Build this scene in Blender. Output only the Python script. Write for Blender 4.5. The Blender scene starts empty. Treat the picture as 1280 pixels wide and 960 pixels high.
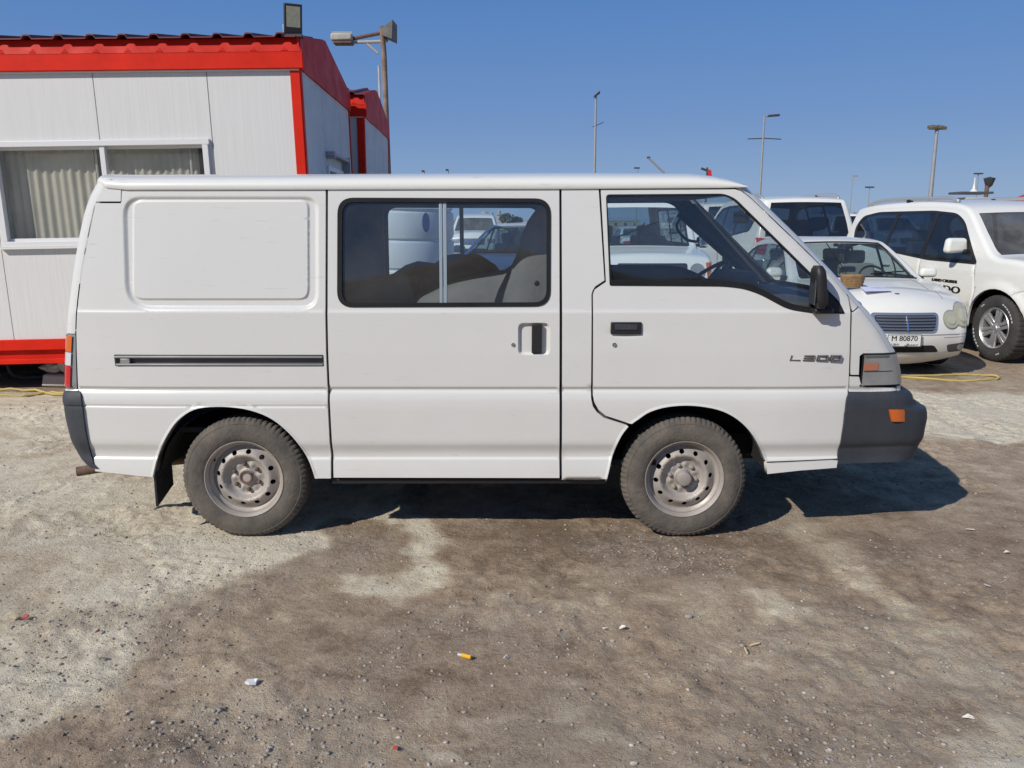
import bpy, bmesh, math, random
import numpy as np
from mathutils import Vector, Matrix, Euler
from mathutils.geometry import delaunay_2d_cdt

random.seed(7)
SC = bpy.context.scene
COL = SC.collection
rad = math.radians

# ------------------------------------------------------------------ camera
CAM_H, TAN, F = 1.72, 0.2, 1000.0
PITCH = math.atan(TAN); CP, SP = math.cos(PITCH), math.sin(PITCH)
cam = bpy.data.cameras.new('camera'); cam_o = bpy.data.objects.new('camera', cam)
COL.objects.link(cam_o); SC.camera = cam_o
cam.sensor_width = 36.0; cam.lens = 36.0 * F / 1280.0
cam.clip_start = 0.05; cam.clip_end = 6000
cam_o.location = (0, 0, CAM_H); cam_o.rotation_euler = (math.pi / 2 - PITCH, 0, 0)

# ------------------------------------------------------------------ light
SUN = Vector((0.95, 0.92, -1.0)).normalized()          # direction the light travels
elev = math.asin(-SUN.z); to_sun = -SUN
w = bpy.data.worlds.new('World'); SC.world = w; w.use_nodes = True
nt = w.node_tree; nt.nodes.clear()
sky = nt.nodes.new('ShaderNodeTexSky'); sky.sky_type = 'NISHITA'; sky.sun_disc = False
sky.sun_elevation = elev; sky.sun_rotation = math.atan2(to_sun.x, to_sun.y)
sky.altitude = 0; sky.air_density = 1.0; sky.dust_density = 0.25; sky.ozone_density = 4.0
bg = nt.nodes.new('ShaderNodeBackground'); bg.inputs[1].default_value = 0.085
wo = nt.nodes.new('ShaderNodeOutputWorld')
# pale haze low over the horizon, the same all the way round
tcw = nt.nodes.new('ShaderNodeTexCoord'); sw = nt.nodes.new('ShaderNodeSeparateXYZ'); nt.links.new(tcw.outputs['Generated'], sw.inputs[0])
hm = nt.nodes.new('ShaderNodeMapRange'); hm.interpolation_type = 'SMOOTHERSTEP'; hm.inputs[1].default_value = -0.05; hm.inputs[2].default_value = 0.90
hm.inputs[3].default_value = 0.90; hm.inputs[4].default_value = 0.45; nt.links.new(sw.outputs[2], hm.inputs[0])
hx = nt.nodes.new('ShaderNodeMix'); hx.data_type = 'RGBA'; hr = nt.nodes.new('ShaderNodeValToRGB'); nt.links.new(sw.outputs[2], hr.inputs[0]); he = hr.color_ramp.elements
he[0].position = 0.0; he[0].color = (.268, .392, .590, 1); he[1].position = 1.0; he[1].color = (.040, .130, .360, 1)
for p_, c_ in ((.12, (.150, .275, .548)), (.26, (.078, .215, .530))): e_ = he.new(p_); e_.color = (*c_, 1)
hv = nt.nodes.new('ShaderNodeVectorMath'); hv.operation = 'SCALE'; hv.inputs[3].default_value = 1 / 0.085; nt.links.new(hr.outputs[0], hv.inputs[0]); nt.links.new(hv.outputs[0], hx.inputs[7])
nt.links.new(hm.outputs[0], hx.inputs[0]); nt.links.new(sky.outputs[0], hx.inputs[6]); nt.links.new(hx.outputs[2], bg.inputs[0]); nt.links.new(bg.outputs[0], wo.inputs[0])
sun = bpy.data.lights.new('sun', 'SUN'); sun.energy = 4.1; sun.angle = rad(0.53); sun.color = (1.0, 0.94, 0.86)
sun_o = bpy.data.objects.new('sun', sun); COL.objects.link(sun_o)
sun_o.location = (-8, -8, 12); sun_o.rotation_euler = SUN.to_track_quat('-Z', 'Y').to_euler()
SC.view_settings.view_transform = 'Standard'; SC.view_settings.look = 'None'
SC.view_settings.exposure = 0.0; SC.view_settings.gamma = 1.0

# ------------------------------------------------------------------ photo pixel -> place
def at(px, py, Y):
    """point of the plane y=Y that the photo shows at a pixel (1280x960)"""
    u = (px - 640) / F; v = (py - 480) / F
    d = Vector((u, CP - v * SP, -SP - v * CP))
    k = Y / d.y
    return Vector((u * k, Y, CAM_H + d.z * k))
def gnd(px, py):
    u = (px - 640) / F; v = (py - 480) / F
    d = Vector((u, CP - v * SP, -SP - v * CP)); k = -CAM_H / d.z
    return Vector((u * k, d.y * k, 0))

# ------------------------------------------------------------------ materials
MATS = {}
def mat(name, col, rough=0.5, metal=0.0, spec=0.5, coat=0.0, coat_rough=0.05, bump=0.0, bscale=40.0,
        var=0.0, vscale=3.0, col2=None, emit=None, estr=0.0, stretch=None):
    if name in MATS: return MATS[name]
    m = bpy.data.materials.new(name); m.use_nodes = True; n = m.node_tree; N = n.nodes; L = n.links
    b = N['Principled BSDF']
    b.inputs['Base Color'].default_value = (*col, 1); b.inputs['Roughness'].default_value = rough
    b.inputs['Metallic'].default_value = metal; b.inputs['Specular IOR Level'].default_value = spec
    b.inputs['Coat Weight'].default_value = coat; b.inputs['Coat Roughness'].default_value = coat_rough
    if emit: b.inputs['Emission Color'].default_value = (*emit, 1); b.inputs['Emission Strength'].default_value = estr
    tc = N.new('ShaderNodeTexCoord'); src = tc.outputs['Object']
    if stretch:
        mp = N.new('ShaderNodeMapping'); mp.inputs['Scale'].default_value = stretch
        L.new(src, mp.inputs[0]); src = mp.outputs[0]
    if var > 0:
        no = N.new('ShaderNodeTexNoise'); no.inputs['Scale'].default_value = vscale
        no.inputs['Detail'].default_value = 8; no.inputs['Roughness'].default_value = 0.62
        L.new(src, no.inputs['Vector'])
        mr = N.new('ShaderNodeMapRange'); mr.inputs[1].default_value = 0.32; mr.inputs[2].default_value = 0.72
        L.new(no.outputs[0], mr.inputs[0])
        mx = N.new('ShaderNodeMix'); mx.data_type = 'RGBA'
        c2 = col2 if col2 else tuple(c * (1 - var) for c in col)
        mx.inputs[6].default_value = (*col, 1); mx.inputs[7].default_value = (*c2, 1)
        ml = N.new('ShaderNodeMath'); ml.operation = 'MULTIPLY'; ml.inputs[1].default_value = 1.0 if not col2 else var
        L.new(mr.outputs[0], ml.inputs[0]); L.new(ml.outputs[0], mx.inputs[0])
        L.new(mx.outputs[2], b.inputs['Base Color'])
        rr = N.new('ShaderNodeMapRange'); rr.inputs[3].default_value = rough; rr.inputs[4].default_value = min(1, rough + 0.18)
        L.new(mr.outputs[0], rr.inputs[0]); L.new(rr.outputs[0], b.inputs['Roughness'])
    if bump > 0:
        nb = N.new('ShaderNodeTexNoise'); nb.inputs['Scale'].default_value = bscale; nb.inputs['Detail'].default_value = 6
        L.new(src, nb.inputs['Vector'])
        bp = N.new('ShaderNodeBump'); bp.inputs['Strength'].default_value = bump; bp.inputs['Distance'].default_value = 0.01
        L.new(nb.outputs[0], bp.inputs['Height']); L.new(bp.outputs[0], b.inputs['Normal'])
    MATS[name] = m; return m

def glass(name, tint, refl_rough=0.02, ior=1.5, dirt=0.06, dirt_col=(0.45, 0.42, 0.37)):
    if name in MATS: return MATS[name]
    m = bpy.data.materials.new(name); m.use_nodes = True; n = m.node_tree; N = n.nodes; L = n.links; N.clear()
    out = N.new('ShaderNodeOutputMaterial'); tr = N.new('ShaderNodeBsdfTransparent'); tr.inputs[0].default_value = (*tint, 1)
    gl = N.new('ShaderNodeBsdfGlossy'); gl.inputs['Roughness'].default_value = refl_rough
    gl.inputs['Color'].default_value = (1, 1, 1, 1)
    ge = N.new('ShaderNodeNewGeometry'); dt = N.new('ShaderNodeVectorMath'); dt.operation = 'DOT_PRODUCT'
    L.new(ge.outputs['Normal'], dt.inputs[0]); L.new(ge.outputs['Incoming'], dt.inputs[1])
    ab = N.new('ShaderNodeMath'); ab.operation = 'ABSOLUTE'; L.new(dt.outputs['Value'], ab.inputs[0])
    om = N.new('ShaderNodeMath'); om.operation = 'SUBTRACT'; om.inputs[0].default_value = 1.0; L.new(ab.outputs[0], om.inputs[1])
    pw = N.new('ShaderNodeMath'); pw.operation = 'POWER'; pw.inputs[1].default_value = 5.0; L.new(om.outputs[0], pw.inputs[0])
    fm = N.new('ShaderNodeMath'); fm.operation = 'MULTIPLY_ADD'; fm.inputs[1].default_value = 0.90; fm.inputs[2].default_value = 0.08; fm.use_clamp = True
    L.new(pw.outputs[0], fm.inputs[0])
    mx = N.new('ShaderNodeMixShader'); L.new(fm.outputs[0], mx.inputs[0]); L.new(tr.outputs[0], mx.inputs[1]); L.new(gl.outputs[0], mx.inputs[2])
    df = N.new('ShaderNodeBsdfDiffuse'); df.inputs[0].default_value = (*dirt_col, 1)
    no = N.new('ShaderNodeTexNoise'); no.inputs['Scale'].default_value = 2.6; no.inputs['Detail'].default_value = 9
    no.inputs['Roughness'].default_value = 0.6
    tc = N.new('ShaderNodeTexCoord'); L.new(tc.outputs['Object'], no.inputs['Vector'])
    mr = N.new('ShaderNodeMapRange'); mr.inputs[1].default_value = 0.3; mr.inputs[2].default_value = 0.75
    mr.inputs[3].default_value = dirt * 0.35; mr.inputs[4].default_value = dirt * 1.8
    L.new(no.outputs[0], mr.inputs[0])
    m2 = N.new('ShaderNodeMixShader'); L.new(mr.outputs[0], m2.inputs[0]); L.new(mx.outputs[0], m2.inputs[1]); L.new(df.outputs[0], m2.inputs[2])
    L.new(m2.outputs[0], out.inputs[0]); MATS[name] = m; return m

def paint(name, col, dusty=0.25):
    """vehicle paint: clear coat with dust that gathers on the lower body and faint scuffs"""
    if name in MATS: return MATS[name]
    m = bpy.data.materials.new(name); m.use_nodes = True; n = m.node_tree; N = n.nodes; L = n.links
    b = N['Principled BSDF']; b.inputs['Roughness'].default_value = 0.34
    b.inputs['Coat Weight'].default_value = 0.45; b.inputs['Coat Roughness'].default_value = 0.09
    tc = N.new('ShaderNodeTexCoord'); sp = N.new('ShaderNodeSeparateXYZ'); L.new(tc.outputs['Object'], sp.inputs[0])
    no = N.new('ShaderNodeTexNoise'); no.inputs['Scale'].default_value = 2.2; no.inputs['Detail'].default_value = 10
    no.inputs['Roughness'].default_value = 0.65; L.new(tc.outputs['Object'], no.inputs['Vector'])
    lo = N.new('ShaderNodeMapRange'); lo.inputs[1].default_value = 0.25; lo.inputs[2].default_value = 0.95
    lo.inputs[3].default_value = 1.0; lo.inputs[4].default_value = 0.12; L.new(sp.outputs[2], lo.inputs[0])
    nm = N.new('ShaderNodeMapRange'); nm.inputs[1].default_value = 0.35; nm.inputs[2].default_value = 0.7
    L.new(no.outputs[0], nm.inputs[0])
    mu = N.new('ShaderNodeMath'); mu.operation = 'MULTIPLY'; L.new(lo.outputs[0], mu.inputs[0]); L.new(nm.outputs[0], mu.inputs[1])
    m2 = N.new('ShaderNodeMath'); m2.operation = 'MULTIPLY'; m2.inputs[1].default_value = dusty; L.new(mu.outputs[0], m2.inputs[0])
    mx = N.new('ShaderNodeMix'); mx.data_type = 'RGBA'; mx.inputs[6].default_value = (*col, 1); mx.inputs[7].default_value = (0.46, 0.41, 0.34, 1)
    L.new(m2.outputs[0], mx.inputs[0])
    # thin horizontal scuffs
    mp = N.new('ShaderNodeMapping'); mp.inputs['Scale'].default_value = (3.5, 3.5, 42); L.new(tc.outputs['Object'], mp.inputs[0])
    sc = N.new('ShaderNodeTexNoise'); sc.inputs['Scale'].default_value = 2.0; sc.inputs['Detail'].default_value = 7; L.new(mp.outputs[0], sc.inputs['Vector'])
    sr = N.new('ShaderNodeMapRange'); sr.inputs[1].default_value = 0.66; sr.inputs[2].default_value = 0.72; sr.inputs[4].default_value = 0.20
    L.new(sc.outputs[0], sr.inputs[0])
    m3 = N.new('ShaderNodeMix'); m3.data_type = 'RGBA'; m3.inputs[7].default_value = (0.30, 0.29, 0.27, 1)
    L.new(sr.outputs[0], m3.inputs[0]); L.new(mx.outputs[2], m3.inputs[6]); L.new(m3.outputs[2], b.inputs['Base Color'])
    rr = N.new('ShaderNodeMapRange'); rr.inputs[3].default_value = 0.30; rr.inputs[4].default_value = 0.62
    L.new(mu.outputs[0], rr.inputs[0]); L.new(rr.outputs[0], b.inputs['Roughness'])
    wv = N.new('ShaderNodeTexNoise'); wv.inputs['Scale'].default_value = 3.0; wv.inputs['Detail'].default_value = 1
    L.new(tc.outputs['Object'], wv.inputs['Vector'])
    bp = N.new('ShaderNodeBump'); bp.inputs['Strength'].default_value = 0.25; bp.inputs['Distance'].default_value = 0.012
    L.new(wv.outputs[0], bp.inputs['Height']); L.new(bp.outputs[0], b.inputs['Normal'])
    MATS[name] = m; return m

WHITE = paint('white_paint', (0.665, 0.665, 0.638))
WHITE2 = paint('white_paint_clean', (0.74, 0.74, 0.69), 0.12)
INNER = mat('inner_trim', (0.12, 0.12, 0.12), 0.8, bump=0.2, var=0.2)
CARD = mat('door_card', (0.10, 0.10, 0.105), 0.75, var=0.2)
DARK = mat('wheel_house', (0.012, 0.012, 0.012), 0.9)
RUBBER = mat('seal_rubber', (0.012, 0.013, 0.015), 0.7, spec=.3, var=0.3)
PLASTIC = mat('bumper_plastic', (0.030, 0.036, 0.047), 0.50, bump=0.25, bscale=120, var=0.16, vscale=5, col2=(0.15, 0.145, 0.135), stretch=(1, 1, .35))
BLACKP = mat('black_plastic', (0.018, 0.018, 0.020), 0.42, var=0.3)
STEEL = mat('rail_steel', (0.42, 0.42, 0.42), 0.45, metal=0.7, var=0.3)
DSTEEL = mat('rail_dark', (0.13, 0.13, 0.135), 0.5, metal=0.4, var=0.3)
CHROME = mat('chrome', (0.75, 0.76, 0.78), 0.14, metal=1.0)
GLASS = glass('van_glass', (0.84, 0.91, 0.95), dirt=0.02)
GLASS_R = glass('van_door_glass', (0.74, 0.83, 0.89), dirt=0.050)  # film is part dirt, part pale ground reflection painted into the pane
CARGL = glass('car_glass', (0.62, 0.72, 0.74), dirt=0.03)
TINT = glass('tinted_glass', (0.16, 0.22, 0.30), dirt=0.02)
ROOMGL = glass('cabin_glass', (0.90, 0.91, 0.90), dirt=0.05, dirt_col=(.5, .5, .48))
TYRE = mat('tyre_rubber', (0.070, 0.065, 0.058), 0.88, bump=0.4, bscale=60, var=0.75, vscale=10, col2=(0.19, 0.162, 0.130))
TYRE2 = mat('tyre_clean', (0.028, 0.028, 0.029), 0.75, var=0.5, vscale=9, col2=(0.085, 0.078, 0.07))
RIM = mat('steel_rim', (0.45, 0.42, 0.385), 0.5, metal=0.25, bump=0.1, var=0.6, vscale=7, col2=(0.25, 0.20, 0.165))
ALLOY = mat('alloy', (0.62, 0.62, 0.63), 0.28, metal=0.75, var=0.2)
RUST = mat('rust', (0.12, 0.065, 0.040), 0.85, bump=0.5, bscale=90, var=0.6, vscale=25, col2=(0.25, 0.19, 0.15))
LENS_C = mat('clear_lens', (0.27, 0.28, 0.28), 0.15, spec=0.7, coat=1.0, var=0.25, vscale=12)
LENS_O = mat('amber_lens', (0.62, 0.13, 0.015), 0.2, coat=1.0)
LENS_OD = mat('faded_amber_lens', (0.42, 0.16, 0.10), 0.25, coat=0.8)
LENS_R = mat('red_lens', (0.50, 0.012, 0.015), 0.2, coat=1.0)
LENS_W = mat('white_lens', (0.60, 0.62, 0.64), 0.2, coat=1.0)
SEAT = mat('seat_cloth', (0.25, 0.22, 0.20), 0.9, bump=0.4, bscale=25, var=0.3)
BAG = mat('dark_bag', (0.06, 0.06, 0.07), 0.7, bump=0.8, bscale=9, var=0.3)

# ------------------------------------------------------------------ object helpers
ORG = Vector((0, 0, 0))
def thing(name, label, cat, loc=(0, 0, 0), rot=(0, 0, 0), group=None, world=True):
    """an Empty at the base of a thing; with world=True its parts are given in world coordinates"""
    global ORG
    o = bpy.data.objects.new(name, None); COL.objects.link(o); o.location = loc; o.rotation_euler = rot
    o.empty_display_size = 0.2
    o['label'] = label; o['category'] = cat
    if group: o['group'] = group
    ORG = Vector(loc) if world else Vector((0, 0, 0))
    return o
def tag(o, label, cat, group=None):
    o['label'] = label; o['category'] = cat
    if group: o['group'] = group
    return o

class MB:
    def __init__(s): s.V = []; s.F = []; s.N = None
    def add(s, V, F):
        k = len(s.V); s.V += [Vector(v) for v in V]; s.F += [tuple(i + k for i in f) for f in F]; return s
    def box(s, c, d, rot=None, taper=None):
        x, y, z = d[0] / 2, d[1] / 2, d[2] / 2
        V = [Vector((a * x, b * y, e * z)) for e in (-1, 1) for b in (-1, 1) for a in (-1, 1)]
        if taper: V = [Vector((v.x * (taper[0] if v.z > 0 else 1), v.y * (taper[1] if v.z > 0 else 1), v.z)) for v in V]
        if rot: R = Euler(rot).to_matrix(); V = [R @ v for v in V]
        return s.add([v + Vector(c) for v in V], [(0, 2, 3, 1), (4, 5, 7, 6), (0, 1, 5, 4), (2, 6, 7, 3), (0, 4, 6, 2), (1, 3, 7, 5)])
    def tube(s, P, r, n=8, cap=True, closed=False):
        P = [Vector(p) for p in P]; rings = []; up = None
        R = r if isinstance(r, (list, tuple)) else [r] * len(P)
        m = len(P)
        for i, p in enumerate(P):
            if closed: t = P[(i + 1) % m] - P[i - 1]
            else: t = (P[min(i + 1, m - 1)] - P[max(i - 1, 0)])
            t.normalize()
            if up is None: up = t.orthogonal().normalized()
            else: up = (up - t * up.dot(t)).normalized()
            b = t.cross(up)
            rings.append([p + (up * math.cos(a) + b * math.sin(a)) * R[i] for a in [2 * math.pi * k / n for k in range(n)]])
        V = [v for r_ in rings for v in r_]; Fc = []
        for i in range(m if closed else m - 1):
            j = (i + 1) % m
            for k in range(n): Fc.append((i * n + k, i * n + (k + 1) % n, j * n + (k + 1) % n, j * n + k))
        if cap and not closed: Fc.append(tuple(range(n))[::-1]); Fc.append(tuple((m - 1) * n + k for k in range(n)))
        return s.add(V, Fc)
    def lathe(s, prof, c, n=48, axis='y', a0=0, a1=2 * math.pi):
        """prof: list of (radius, offset along axis)"""
        full = abs(a1 - a0 - 2 * math.pi) < 1e-6; cnt = n if full else n + 1; V = []; Fc = []; c = Vector(c)
        for k in range(cnt):
            a = a0 + (a1 - a0) * k / n
            for (r, h) in prof:
                if axis == 'y': V.append(c + Vector((r * math.cos(a), h, r * math.sin(a))))
                elif axis == 'z': V.append(c + Vector((r * math.cos(a), r * math.sin(a), h)))
                else: V.append(c + Vector((h, r * math.cos(a), r * math.sin(a))))
        m = len(prof)
        for k in range(n):
            k2 = (k + 1) % cnt
            for j in range(m - 1): Fc.append((k * m + j, k * m + j + 1, k2 * m + j + 1, k2 * m + j))
        return s.add(V, Fc)
    def grid(s, rows, close=False):
        m = len(rows[0]); V = [v for r in rows for v in r]; Fc = []
        for i in range(len(rows) - 1):
            for j in range(m - 1): Fc.append((i * m + j, i * m + j + 1, (i + 1) * m + j + 1, (i + 1) * m + j))
        return s.add(V, Fc)
    def prism(s, poly, axis_vec):
        """extrude a planar 3D polygon"""
        P = [Vector(p) for p in poly]; Q = [p + Vector(axis_vec) for p in P]; n = len(P)
        return s.add(P + Q, [tuple(range(n)), tuple(range(2 * n - 1, n - 1, -1))] + [(i, (i + 1) % n + 0, (i + 1) % n + n, i + n) for i in range(n)])
    def blob(s, c, d, seed=0, rough=0.15, sub=2):
        bm = bmesh.new(); bmesh.ops.create_icosphere(bm, subdivisions=sub, radius=1.0)
        rnd = random.Random(seed); ph = [rnd.uniform(0, 6.28) for _ in range(9)]
        V = []
        for v in bm.verts:
            p = v.co; k = 1 + rough * (math.sin(3 * p.x + ph[0]) * math.sin(3.1 * p.y + ph[1]) + 0.7 * math.sin(5 * p.z + ph[2] + 2 * p.x) + 0.5 * math.sin(8 * p.y + ph[3]) * math.cos(7 * p.x + ph[4]))
            V.append(Vector((c[0] + p.x * d[0] * k, c[1] + p.y * d[1] * k, c[2] + p.z * d[2] * k)))
        Fc = [tuple(x.index for x in f.verts) for f in bm.faces]; bm.free()
        return s.add(V, Fc)
    def build(s, name, m, parent=None, sharp=35, bevel=0.0, bseg=2, recalc=True, smooth=True, sub=0):
        me = bpy.data.meshes.new(name); me.from_pydata([v - ORG for v in s.V], [], s.F)
        if recalc:
            bm = bmesh.new(); bm.from_mesh(me); bmesh.ops.recalc_face_normals(bm, faces=bm.faces); bm.to_mesh(me); bm.free()
        if smooth:
            me.polygons.foreach_set('use_smooth', [True] * len(me.polygons))
            if sharp < 180: me.set_sharp_from_angle(angle=rad(sharp))
        me.materials.append(m); o = bpy.data.objects.new(name, me); COL.objects.link(o)
        if parent is not None: o.parent = parent
        if bevel > 0:
            b = o.modifiers.new('bevel', 'BEVEL'); b.width = bevel; b.segments = bseg; b.limit_method = 'ANGLE'; b.angle_limit = rad(40)
        if sub: q = o.modifiers.new('sub', 'SUBSURF'); q.levels = sub; q.render_levels = sub
        return o

def rrect(x0, z0, x1, z1, r, n=6):
    P = []
    for cx, cz, a in ((x1 - r, z1 - r, 0), (x0 + r, z1 - r, 90), (x0 + r, z0 + r, 180), (x1 - r, z0 + r, 270)):
        for k in range(n + 1):
            t = rad(a + 90 * k / n); P.append((cx + r * math.cos(t), cz + r * math.sin(t)))
    return P
def catmull(P, n=4):
    P = [Vector(p) for p in P]; out = []
    for i in range(len(P) - 1):
        p0 = P[max(i - 1, 0)]; p1 = P[i]; p2 = P[i + 1]; p3 = P[min(i + 2, len(P) - 1)]
        for k in range(n):
            t = k / n; out.append(0.5 * ((2 * p1) + (p2 - p0) * t + (2 * p0 - 5 * p1 + 4 * p2 - p3) * t * t + (3 * p1 - p0 - 3 * p2 + p3) * t ** 3))
    out.append(P[-1]); return [tuple(p) for p in out]
def round_poly(P, rr, n=5):
    """rr: radius or list; rounds corners of a closed 2D polygon"""
    out = []; m = len(P); R = rr if isinstance(rr, (list, tuple)) else [rr] * m
    for i in range(m):
        p = Vector(P[i]); a = Vector(P[i - 1]); b = Vector(P[(i + 1) % m]); r = R[i]
        if r <= 0: out.append(tuple(p)); continue
        da = (a - p); db = (b - p); d = min(r, da.length * 0.45, db.length * 0.45)
        A = p + da.normalized() * d; B = p + db.normalized() * d
        for k in range(n + 1):
            t = k / n; out.append(tuple((1 - t) ** 2 * A + 2 * t * (1 - t) * p + t * t * B))
    return out
def pip(P, x, z):
    """points in polygon (numpy)"""
    P = np.asarray(P); ins = np.zeros(len(x), bool); j = len(P) - 1
    for i in range(len(P)):
        xi, zi = P[i]; xj, zj = P[j]
        c = ((zi > z) != (zj > z)) & (x < (xj - xi) * (z - zi) / ((zj - zi) if zj != zi else 1e-12) + xi)
        ins ^= c; j = i
    return ins
def segdist(P, x, z, closed=True):
    P = np.asarray(P); d = np.full(len(x), 1e9); m = len(P)
    for i in range(m if closed else m - 1):
        a = P[i]; b = P[(i + 1) % m]; ab = b - a; L2 = max(ab @ ab, 1e-12)
        t = np.clip(((x - a[0]) * ab[0] + (z - a[1]) * ab[1]) / L2, 0, 1)
        d = np.minimum(d, np.hypot(x - a[0] - t * ab[0], z - a[1] - t * ab[1]))
    return d
def sdf(P, x, z):
    d = segdist(P, x, z); return np.where(pip(P, x, z), -d, d)
def sstep(e0, e1, v):
    t = np.clip((v - e0) / (e1 - e0), 0, 1); return t * t * (3 - 2 * t)
def densify(P, step):
    out = []; m = len(P)
    for i in range(m):
        a = np.array(P[i]); b = np.array(P[(i + 1) % m]); k = max(1, int(math.ceil(np.hypot(*(b - a)) / step)))
        for j in range(k): out.append(tuple(a + (b - a) * j / k))
    return out

def panel_data(outline, holes, wfun, sign=-1, yc=0.0, step=0.03, rows=None, extra=None, flange=0.012, hole_flange=None, h=0.001):
    """sheet over a 2D (x,z) outline with holes, placed at y = yc + sign*wfun(x,z), with its analytic normals
    and a folded edge. returns V, F, N"""
    O = densify(outline, step); H = [densify(q, step) for q in holes]
    pts = list(O); edges = [(i, (i + 1) % len(O)) for i in range(len(O))]
    loops = [list(range(len(O)))]
    for q in H:
        k = len(pts); pts += q; edges += [(k + i, k + (i + 1) % len(q)) for i in range(len(q))]; loops.append(list(range(k, k + len(q))))
    OA = np.array(O); x0, z0 = OA.min(0); x1, z1 = OA.max(0)
    xs = np.arange(x0 + step / 2, x1, step); zs = list(np.arange(z0 + step / 2, z1, step))
    if rows is not None: zs = sorted(set([round(float(v), 4) for v in zs] + [float(r) for r in rows if z0 < r < z1]))
    gx, gz = np.meshgrid(xs, np.array(zs)); gx = gx.ravel(); gz = gz.ravel()
    if extra is not None and len(extra): e = np.array(extra); gx = np.concatenate([gx, e[:, 0]]); gz = np.concatenate([gz, e[:, 1]])
    ok = pip(O, gx, gz); d = segdist(O, gx, gz)
    for q in H: ok &= ~pip(q, gx, gz); d = np.minimum(d, segdist(q, gx, gz))
    ok &= d > 0.0025
    g = np.stack([gx[ok], gz[ok]], 1)
    if len(g): g = np.unique(np.round(g, 4), axis=0)
    allp = [Vector(p) for p in pts] + [Vector(p) for p in g]
    vs, es, fs, ov, oe, of = delaunay_2d_cdt(allp, edges, [], 0, 1e-6)
    va = np.array([tuple(v) for v in vs]); fa = np.array([f for f in fs if len(f) == 3])
    c = va[fa].mean(1); keep = pip(O, c[:, 0], c[:, 1])
    for q in H: keep &= ~pip(q, c[:, 0], c[:, 1])
    fa = fa[keep]
    a, b, cc = va[fa[:, 0]], va[fa[:, 1]], va[fa[:, 2]]
    ar = (b[:, 0] - a[:, 0]) * (cc[:, 1] - a[:, 1]) - (b[:, 1] - a[:, 1]) * (cc[:, 0] - a[:, 0])
    fa = fa[np.abs(ar) > 1e-9]; ar = ar[np.abs(ar) > 1e-9]
    # ccw in (x,z) looks towards -y
    want = -sign
    flip = (np.sign(ar) != want); fa[flip] = fa[flip][:, ::-1]
    x, z = va[:, 0], va[:, 1]
    y = wfun(x, z); dx = (wfun(x + h, z) - wfun(x - h, z)) / (2 * h); dz = (wfun(x, z + h) - wfun(x, z - h)) / (2 * h)
    N = np.stack([-dx, np.full_like(dx, sign), -dz], 1); N /= np.linalg.norm(N, axis=1)[:, None]
    V = np.stack([x, yc + sign * y, z], 1)
    V = [tuple(v) for v in V]; N = [tuple(n) for n in N]; Fc = [tuple(int(i) for i in f) for f in fa]
    hf = flange if hole_flange is None else hole_flange
    for li, L in enumerate(loops):
        fl = flange if li == 0 else hf
        if fl <= 0: continue
        P = [va[ov_index(ov, i)] for i in L]
        A = 0.5 * sum(P[i][0] * P[(i + 1) % len(P)][1] - P[(i + 1) % len(P)][0] * P[i][1] for i in range(len(P)))
        if A < 0: P = P[::-1]
        k = len(V); n = len(P); pp = np.array(P); yy = wfun(pp[:, 0], pp[:, 1])
        for i in range(n):
            t = pp[(i + 1) % n] - pp[i - 1]; t = t / (np.hypot(*t) + 1e-9)
            nx, nz = t[1], -t[0]
            if li > 0: nx, nz = -nx, -nz
            V.append((pp[i][0], yc + sign * yy[i], pp[i][1])); N.append((nx, 0, nz))
            V.append((pp[i][0], yc + sign * (yy[i] - fl), pp[i][1])); N.append((nx, 0, nz))
        for i in range(n):
            j = (i + 1) % n; q = (k + 2 * i, k + 2 * i + 1, k + 2 * j + 1, k + 2 * j)
            a3, b3, c3 = Vector(V[q[0]]), Vector(V[q[1]]), Vector(V[q[2]])
            if (b3 - a3).cross(c3 - a3).dot(Vector(N[q[0]])) < 0: q = q[::-1]
            Fc.append(q)
    return V, Fc, N
def ov_index(ov, i):
    for k in range(i, len(ov)):
        if i in ov[k]: return k
    for k in range(len(ov)):
        if i in ov[k]: return k
    return i
def merge_data(*ds):
    V = []; Fc = []; N = []
    for v, f, n in ds:
        k = len(V); V += v; N += n; Fc += [tuple(i + k for i in q) for q in f]
    return V, Fc, N
def sheet(name, data, m, parent=None):
    V, Fc, N = data
    me = bpy.data.meshes.new(name); me.from_pydata([Vector(v) - ORG for v in V], [], Fc)
    me.polygons.foreach_set('use_smooth', [True] * len(me.polygons))
    me.normals_split_custom_set_from_vertices(N)
    me.materials.append(m); o = bpy.data.objects.new(name, me); COL.objects.link(o)
    if parent is not None: o.parent = parent
    return o
def text_mb(txt, size, extrude=0.001):
    cu = bpy.data.curves.new('letters', 'FONT'); cu.body = txt; cu.size = size; cu.extrude = extrude
    cu.align_x = 'CENTER'; cu.align_y = 'CENTER'; cu.resolution_u = 3
    o = bpy.data.objects.new('letters', cu); COL.objects.link(o)
    dg = bpy.context.evaluated_depsgraph_get(); me = bpy.data.meshes.new_from_object(o.evaluated_get(dg))
    V = [v.co.copy() for v in me.vertices]; Fc = [tuple(p.vertices) for p in me.polygons]
    bpy.data.objects.remove(o); bpy.data.curves.remove(cu); bpy.data.meshes.remove(me)
    return V, Fc
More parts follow.
